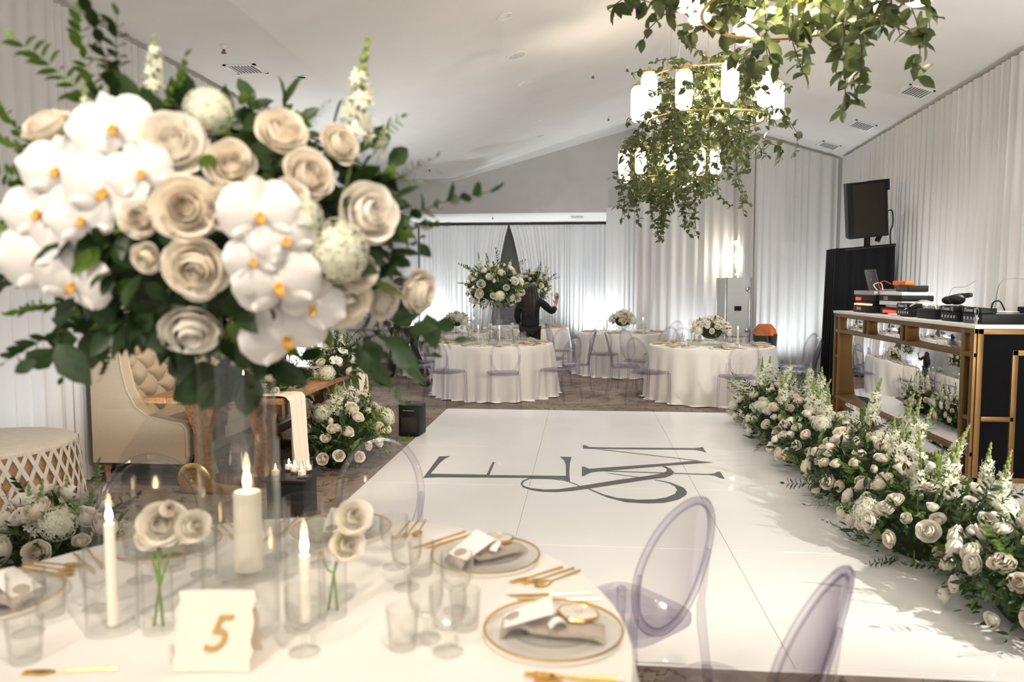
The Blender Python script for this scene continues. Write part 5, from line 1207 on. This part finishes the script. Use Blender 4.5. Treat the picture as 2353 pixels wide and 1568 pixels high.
b = MB(); b.sphere((0, -0.09, 0.05), 0.075, 16, 10, (0.9, 1.1, 0.65)); b.build('ear_cup', M_BLACK, hp); b = MB(); b.sphere((0.02, 0.10, 0.04), 0.065, 16, 10, (0.9, 1.1, 0.6)); b.build('ear_cup', M_BLACK, hp)
b = MB(); b.tube([(0.0, -0.09, 0.07), (0.10, -0.10, 0.09), (0.17, 0.0, 0.09), (0.10, 0.11, 0.08), (0.02, 0.10, 0.06)], 0.012, 8, flat=1.8); b.build('headband', M_BLACK, hp)
ky = gear('key_ring', 'ring of keys hanging at the booth corner', 'keys', 3.18, 6.50, GZ + 0.012)
b = MB(); b.tube([(0.0, 0.03 * math.cos(k * PI / 10), 0.09 + 0.03 * math.sin(k * PI / 10)) for k in range(20)], 0.003, 5, closed=True); b.build('ring', M_STEEL, ky)
for k in range(3): gbox(ky, 'key', -0.003, 0.003, -0.012 + 0.012 * k, 0.002 + 0.012 * k, -0.01, 0.062, M_GOLD if k == 1 else M_STEEL, 0.001)
b = MB(); b.bbox(-0.022, 0.022, -0.045, 0.045, 0, 0.045, 0.003); o = b.build('glass_block', M_CUT); place(o, (3.20, 6.44 + 0.07, GZ)); o.location = (3.17, 6.60, GZ); tag(o, 'small clear acrylic block near the keys', 'block')
cn = gear('media_player', 'large black console with white lettering at the right frame edge', 'media player', 3.70, 6.60, GZ, 0.0, 'media players')
gbox(cn, 'body', -0.08, 0.40, -0.15, 0.15, 0.0, 0.14, M_BLACK, 0.012); gbox(cn, 'rear_hood', -0.06, 0.40, -0.155, 0.0, 0.14, 0.165, M_BLACK, 0.008)
link('lettering', text_mesh('Pioneer DJ', 0.07, M_WHITEINK), cn, Matrix.Translation((0.19, -0.1515, 0.075)) @ Matrix.Rotation(PI / 2, 4, 'X'))
b = MB(); b.bbox(3.22, 3.30, 8.10, 8.42, GZ, GZ + 0.018, 0.006); tag(b.build('power_strip', M_WHITEP), 'white power strip lying on the booth counter edge', 'power strip')

# ------------------------------------------------------------------ loudspeaker over black sequin drape
bd = empty('draped_truss', (3.84, 11.0, 0)); tag(bd, 'black sequin drape hung over a stand behind the booth', 'curtain')
b = MB(); rnd = random.Random(6)
def bdr(u, v):
    per = [(-0.40, 0.26), (-0.42, -0.20), (0.36, -0.20), (0.36, 0.22)]; k = u * 3; i = min(int(k), 2); t = k - i
    x = per[i][0] * (1 - t) + per[i + 1][0] * t; y = per[i][1] * (1 - t) + per[i + 1][1] * t
    f = 1 - v; s = 1 + 0.06 * f; w = 0.018 * math.sin(u * 90) * (0.4 + f)
    return (x * s + (-0.02 * f if u < 0.5 else 0) + w * 0.6, y * s + w, 0.02 + v * (2.12 + 0.06 * x))
b.grid(bdr, 150, 14); b.build('cloth', M_VELVET, bd)
b = MB(); b.tube([(-0.30, -0.2, 2.10), (0.36, -0.2, 2.16)], 0.02, 8); b.tube([(0.05, 0, 0.0), (0.05, 0, 2.2)], 0.03, 10); b.build('stand', M_BLACK, bd)
b = MB(); b.prism([(2.75, 9.95), (2.95, 9.90), (3.45, 10.2), (3.75, 11.0), (3.40, 11.3)], 2, 0.022, 0.05); b.v = [(v[0], v[1], v[2] + 0.0) for v in b.v]
tag(b.build('black_floor_cloth', M_BLACKCLOTH, None, False), 'black cloth trailing on the platform behind the booth', 'cloth')
sp = empty('loudspeaker', (3.82, 10.82, 2.27), 0.0); tag(sp, 'large black loudspeaker tilted on its stand above the sequin drape', 'loudspeaker')
MS = Matrix.Rotation(0.10, 4, 'X') @ Matrix.Rotation(-0.10, 4, 'Y')
def sprism(nm, poly, z0, z1, m):
    b = MB(); b.prism(poly, 2, z0, z1); b.v = [tuple(MS @ Vector(v)) for v in b.v]; return b.build(nm, m, sp, False)
sprism('cabinet', [(-0.24, -0.16), (0.22, -0.16), (0.26, -0.10), (0.19, 0.24), (-0.19, 0.24), (-0.26, -0.10)], 0.0, 0.74, M_BLACK)
b = MB(); b.grid(lambda u, v: tuple(MS @ Vector((-0.205 + 0.40 * u, -0.166 - 0.018 * math.sin(PI * u), 0.03 + 0.68 * v))), 12, 10); b.build('grille', M_BROWN, sp)
sprism('top_handle', [(0.10, -0.14), (0.275, -0.14), (0.275, 0.16), (0.10, 0.16)], 0.60, 0.745, M_BLACK)
b = MB(); b.tube([(0.03, 0.04, -0.12), (0.03, 0.04, 0.02)], 0.04, 12); b.tube([(0.16, 0.04, -0.06), (0.22, 0.04, 0.08)], 0.035, 8); b.build('mount', M_BLACK, sp)
cable([(4.10, 10.85, 2.62), (4.16, 10.85, 2.62), (4.18, 10.86, 2.45), (4.15, 10.86, 2.33), (4.17, 10.88, 2.1), (4.14, 10.9, 1.85)], 0.009, M_BLACK, 'black cable hanging behind the loudspeaker')

# ------------------------------------------------------------------ white flight case, bucket and wall lamp by the back drape
fc = empty('flight_case', (2.60, 13.55, 0), 0.12); tag(fc, 'tall white upright flight case with steel corners by the back drape', 'flight case')
gb = lambda nm, *a, m=M_CASE, e=0.01: gbox(fc, nm, *a, m, e)
us_ = gb('upper_shell', -0.21, 0.21, -0.25, 0.25, 0.74, 1.74); ls_ = gb('lower_shell', -0.21, 0.21, -0.25, 0.25, 0.10, 0.725)
for x in (-0.21, 0.21):
    for y in (-0.25, 0.25):
        gb('corner_rail', x - 0.018, x + 0.018, y - 0.018, y + 0.018, 0.10, 1.745, m=M_STEEL, e=0.004)
for (z, zz) in ((0.30, 0), (0.85, 0), (1.55, 0)):
    b = MB(); b.sphere((0.17, -0.262, z), 0.045, 12, 8, (1, 0.3, 1)); b.build('latch', M_STEEL, us_ if z > 0.7 else ls_)
gb('handle', -0.06, 0.06, -0.262, -0.248, 1.18, 1.26, m=M_BLACK, e=0.006)
for x in (-0.16, 0.16):
    for y in (-0.2, 0.2):
        b = MB(); b.tube([(x - 0.015, y, 0.05), (x + 0.015, y, 0.05)], 0.05, 14); b.build('caster', M_BLACK, fc)
bk = empty('bin', (3.12, 13.40, 0)); tag(bk, 'dark bin with an orange bag showing, right of the white flight case', 'bin')
b = MB(); b.lathe([(0.001, 0), (0.15, 0), (0.20, 0.78), (0.185, 0.78), (0.14, 0.02), (0.001, 0.02)], 28); b.build('body', M_BLACK, bk)
b = MB(); b.lathe([(0.19, 0.76), (0.17, 0.86), (0.10, 0.95), (0.03, 0.93), (0.001, 0.90)], 20, (-0.02, -0.03, 0), 0.12, 5); b.build('orange_bag', M_ORANGE, bk)
wl_ = empty('wall_lamp', (3.0, 15.26, 1.84)); tag(wl_, 'upright wall lamp with a column of round lit bulbs', 'wall lamp')
gbox(wl_, 'back_plate', -0.06, 0.06, 0.0, 0.05, 0.0, 0.66, M_STEEL, 0.01); gbox(wl_, 'lower_box', -0.07, 0.07, -0.03, 0.05, -0.08, 0.0, M_GREYPL, 0.008)
b = MB(); b.sphere((0, 0, 0), 0.038, 14, 10); BU = b.mesh('bulb', M_BULB)
for k, (x, z) in enumerate(((-0.05, 0.60), (0.04, 0.47), (-0.04, 0.35), (-0.05, 0.24), (0.0, 0.12), (0.03, 0.03))): link('bulb', BU, wl_, Matrix.Translation((x, -0.045, z)))
point('wall_lamp_light', (2.95, 15.05, 2.12), 14, (1.0, 0.88, 0.7), 0.1)
for i, (x, y) in enumerate(((-2.80, 13.55), (-2.66, 13.50))):
    b = MB(); b.lathe([(0.001, 0), (0.04, 0), (0.042, 0.12), (0.018, 0.17), (0.018, 0.20), (0.02, 0.235), (0.001, 0.24)], 16); o = b.build('bottle', M_CUT); place(o, (x, y, TZ + 0.001)); tag(o, 'clear stoppered bottle, %s of the pair on the far left table' % ('left' if i == 0 else 'right'), 'bottle', 'clear bottles')

# ------------------------------------------------------------------ people
def skin_body(name, joints, edges, m, parent, sub=2):
    me = bpy.data.meshes.new(name); names = list(joints); me.from_pydata([joints[k][0] for k in names], [(names.index(a), names.index(c)) for a, c in edges], [])
    o = bpy.data.objects.new(name, me); COL.objects.link(o)
    md = o.modifiers.new('skin', 'SKIN'); sv = me.skin_vertices[0].data
    for i, k in enumerate(names):
        r = joints[k][1]; sv[i].radius = (r, r) if not hasattr(r, '__len__') else r
        sv[i].use_root = (i == 0)
    md.use_smooth_shade = True; md.branch_smoothing = 0.5
    s = o.modifiers.new('sub', 'SUBSURF'); s.levels = sub; s.render_levels = sub
    dg = bpy.context.evaluated_depsgraph_get(); m2 = bpy.data.meshes.new_from_object(o.evaluated_get(dg)); bpy.data.objects.remove(o)
    m2.materials.clear(); m2.materials.append(m); m2.polygons.foreach_set('use_smooth', [True] * len(m2.polygons))
    return link(name, m2, parent)
def hand_edges(j, base, side, d, r=0.011):
    """palm and five bent fingers from joint base in direction d"""
    p = Vector(j[base][0]); d = Vector(d).normalized(); s = d.cross(Vector((0, 1, 0.2))).normalized(); e = []
    j[side + 'palm'] = (tuple(p + d * 0.06), (0.036, 0.018)); e.append((base, side + 'palm'))
    for k in range(4):
        o = p + d * 0.10 + s * (0.027 - 0.018 * k); L = (0.034, 0.040, 0.037, 0.028)[k]
        a, c = side + 'f%da' % k, side + 'f%db' % k
        j[a] = (tuple(o), r); j[c] = (tuple(o + d * L + Vector((0, -0.012, 0))), r * 0.9); j[c + 'c'] = (tuple(o + d * L * 1.5 + Vector((0, -0.034, 0))), r * 0.8)
        e += [(side + 'palm', a), (a, c), (c, c + 'c')]
    t = p + d * 0.035 + s * 0.045; j[side + 'ta'] = (tuple(t), r * 1.1); j[side + 'tb'] = (tuple(t + d * 0.035 + s * 0.012), r * 0.9); e += [(base, side + 'ta'), (side + 'ta', side + 'tb')]
    return e
# woman in black seen from behind, right arm raised to the flowers (faces +Y)
w = empty('person', (-0.90, 13.05, 0)); tag(w, 'person with long dark hair in a black blazer, seen from behind, right arm raised', 'person')
J = {'pel': ((0, 0, 0.92), (0.105, 0.08)), 'waist': ((0, 0, 1.08), (0.09, 0.07)), 'chest': ((0, 0.01, 1.26), (0.11, 0.08)), 'neck0': ((0, 0.01, 1.38), (0.07, 0.06)), 'neck': ((0, 0.02, 1.44), 0.05), 'head': ((0, 0.035, 1.53), (0.075, 0.09)), 'crown': ((0, 0.02, 1.60), (0.06, 0.075)),
     'shl': ((-0.165, 0, 1.34), 0.058), 'ell': ((-0.22, 0.02, 1.09), 0.043), 'wrl': ((-0.20, 0.16, 0.93), 0.030),
     'shr': ((0.165, 0, 1.34), 0.058), 'elr': ((0.36, 0.05, 1.16), 0.043), 'wrr': ((0.44, 0.16, 1.29), 0.030),
     'hipl': ((-0.085, 0, 0.86), 0.065), 'knl': ((-0.095, 0.02, 0.48), 0.050), 'anl': ((-0.10, -0.02, 0.09), 0.042), 'tol': ((-0.11, 0.13, 0.035), 0.035),
     'hipr': ((0.085, 0, 0.86), 0.065), 'knr': ((0.095, 0.03, 0.48), 0.050), 'anr': ((0.10, 0.0, 0.09), 0.042), 'tor': ((0.11, 0.15, 0.035), 0.035)}
Ed = [('pel', 'waist'), ('waist', 'chest'), ('chest', 'neck0'), ('neck0', 'neck'), ('neck', 'head'), ('head', 'crown'), ('chest', 'shl'), ('shl', 'ell'), ('ell', 'wrl'), ('chest', 'shr'), ('shr', 'elr'), ('elr', 'wrr'), ('pel', 'hipl'), ('hipl', 'knl'), ('knl', 'anl'), ('anl', 'tol'), ('pel', 'hipr'), ('hipr', 'knr'), ('knr', 'anr'), ('anr', 'tor')]
Ed += hand_edges(J, 'wrl', 'l', (0.1, 0.6, -0.3)); Ed += hand_edges(J, 'wrr', 'r', (0.05, 0.3, 0.9))
skin_body('body', J, Ed, M_SKIN, w)
JJ = {'pel': ((0, 0, 0.82), (0.205, 0.155)), 'waist': ((0, 0, 1.04), (0.175, 0.135)), 'chest': ((0, 0.01, 1.26), (0.17, 0.125)), 'neck0': ((0, 0.01, 1.39), (0.085, 0.075)), 'shl': ((-0.17, 0, 1.345), 0.075), 'ell': ((-0.235, 0.02, 1.09), 0.062), 'wrl': ((-0.205, 0.13, 0.96), 0.048), 'shr': ((0.17, 0, 1.345), 0.075), 'elr': ((0.37, 0.05, 1.155), 0.064), 'wrr': ((0.425, 0.13, 1.235), 0.052)}
skin_body('blazer', JJ, [('pel', 'waist'), ('waist', 'chest'), ('chest', 'neck0'), ('chest', 'shl'), ('shl', 'ell'), ('ell', 'wrl'), ('chest', 'shr'), ('shr', 'elr'), ('elr', 'wrr')], M_BLACKCLOTH, w)
JT = {'pel': ((0, 0, 0.92), (0.165, 0.125)), 'hipl': ((-0.09, 0, 0.84), 0.105), 'knl': ((-0.10, 0.02, 0.48), 0.082), 'anl': ((-0.10, -0.01, 0.08), 0.075), 'hipr': ((0.09, 0, 0.84), 0.105), 'knr': ((0.10, 0.03, 0.48), 0.082), 'anr': ((0.10, 0.01, 0.08), 0.075)}
skin_body('trousers', JT, [('pel', 'hipl'), ('hipl', 'knl'), ('knl', 'anl'), ('pel', 'hipr'), ('hipr', 'knr'), ('knr', 'anr')], M_BLACKCLOTH, w)
b = MB()
def hair(u, v):
    a = PI * 1.35 * (u - 0.5) - PI / 2; z = 1.655 - 0.56 * v
    if v < 0.25: r = 0.118 * math.sqrt(max(0, 1 - (1 - v / 0.25) ** 2)) + 0.002
    else: r = 0.118 + 0.03 * math.sin((v - 0.25) / 0.75 * PI) - 0.01 * v
    r *= 1 + 0.05 * math.sin(u * 40)
    return (r * math.cos(a) * (1.0 + 0.15 * v), 0.02 + r * math.sin(a) * 1.15 - 0.025 * v, z + 0.02 * math.sin(u * 31) * v)
b.grid(hair, 48, 18); b.grid(lambda u, v: (lambda q: (q[0] * 0.9, (q[1] - 0.02) * 0.9 + 0.02, q[2] - 0.004))(hair(u, v)), 48, 18); b.build('hair', M_HAIR, w)
fl = empty('held_flowers', (-0.44, 13.22, 1.41)); 
for k in range(3): link('rose', ROSES[k], fl, TRS(Vector((0.02 * k - 0.03, 0.01 * k, 0.03 + 0.02 * (k % 2))), track((0.1 * (k - 1), -0.8, 0.6), 0), 0.075))
b = MB(); b.tube([(0, 0, -0.06), (0, 0, 0.03)], 0.005, 5); b.build('stem', M_STEM, fl)
tag(fl, 'small bunch of blush roses held in the raised hand', 'flowers')
# second person in black striding left behind the big arrangement (faces -X)
q = empty('person', (-2.82, 11.93, 0), PI / 2 - 0.35); tag(q, 'person in black clothes striding left, mostly hidden by foreground leaves', 'person')
J2 = {'pel': ((0, 0, 0.93), (0.115, 0.09)), 'waist': ((0, 0.03, 1.10), (0.10, 0.08)), 'chest': ((0, 0.06, 1.30), (0.125, 0.09)), 'neck0': ((0, 0.08, 1.43), (0.07, 0.065)), 'neck': ((0, 0.10, 1.49), 0.055), 'head': ((0, 0.125, 1.59), (0.078, 0.095)), 'crown': ((0, 0.11, 1.66), (0.06, 0.075)),
      'shl': ((-0.18, 0.06, 1.39), 0.062), 'ell': ((-0.23, -0.06, 1.14), 0.046), 'wrl': ((-0.22, 0.05, 0.92), 0.032), 'shr': ((0.18, 0.06, 1.39), 0.062), 'elr': ((0.23, 0.12, 1.13), 0.046), 'wrr': ((0.20, 0.30, 1.02), 0.032),
      'hipl': ((-0.085, 0, 0.87), 0.07), 'knl': ((-0.09, 0.17, 0.50), 0.052), 'anl': ((-0.09, 0.27, 0.09), 0.044), 'tol': ((-0.10, 0.41, 0.04), 0.036), 'hipr': ((0.085, 0, 0.87), 0.07), 'knr': ((0.09, -0.10, 0.50), 0.052), 'anr': ((0.09, -0.36, 0.14), 0.044), 'tor': ((0.10, -0.26, 0.04), 0.036)}
Ed2 = Ed[:20] + hand_edges(J2, 'wrl', 'l', (0, 0.2, -1)) + hand_edges(J2, 'wrr', 'r', (0, 0.9, 0.3))
skin_body('body', J2, Ed2, M_SKIN, q)
def fat(J, keys, k): return {a: (J[a][0], tuple(v * k for v in J[a][1]) if hasattr(J[a][1], '__len__') else J[a][1] * k) for a in keys}
skin_body('jacket', fat(J2, ['pel', 'waist', 'chest', 'neck0', 'shl', 'ell', 'wrl', 'shr', 'elr', 'wrr'], 1.5), [('pel', 'waist'), ('waist', 'chest'), ('chest', 'neck0'), ('chest', 'shl'), ('shl', 'ell'), ('ell', 'wrl'), ('chest', 'shr'), ('shr', 'elr'), ('elr', 'wrr')], M_BLACKCLOTH, q)
skin_body('trousers', fat(J2, ['pel', 'hipl', 'knl', 'anl', 'hipr', 'knr', 'anr'], 1.65), [('pel', 'hipl'), ('hipl', 'knl'), ('knl', 'anl'), ('pel', 'hipr'), ('hipr', 'knr'), ('knr', 'anr')], M_BLACKCLOTH, q)
for sx, sy, sz in ((-0.095, 0.33, 0.0), (0.095, -0.32, 0.0)):
    b = MB(); b.sphere((sx, sy + 0.02, 0.055), 0.06, 14, 8, (0.85, 2.1, 0.85)); b.build('shoe', M_BLACK, q)
b = MB(); b.sphere((0, 0.095, 1.635), 0.105, 18, 12, (0.95, 1.15, 1.0)); b.v = [(v[0], v[1] - (0.035 if v[2] < 1.63 else 0.0), v[2]) for v in b.v]; b.build('hair', M_HAIR, q)
bpy.context.view_layer.update()
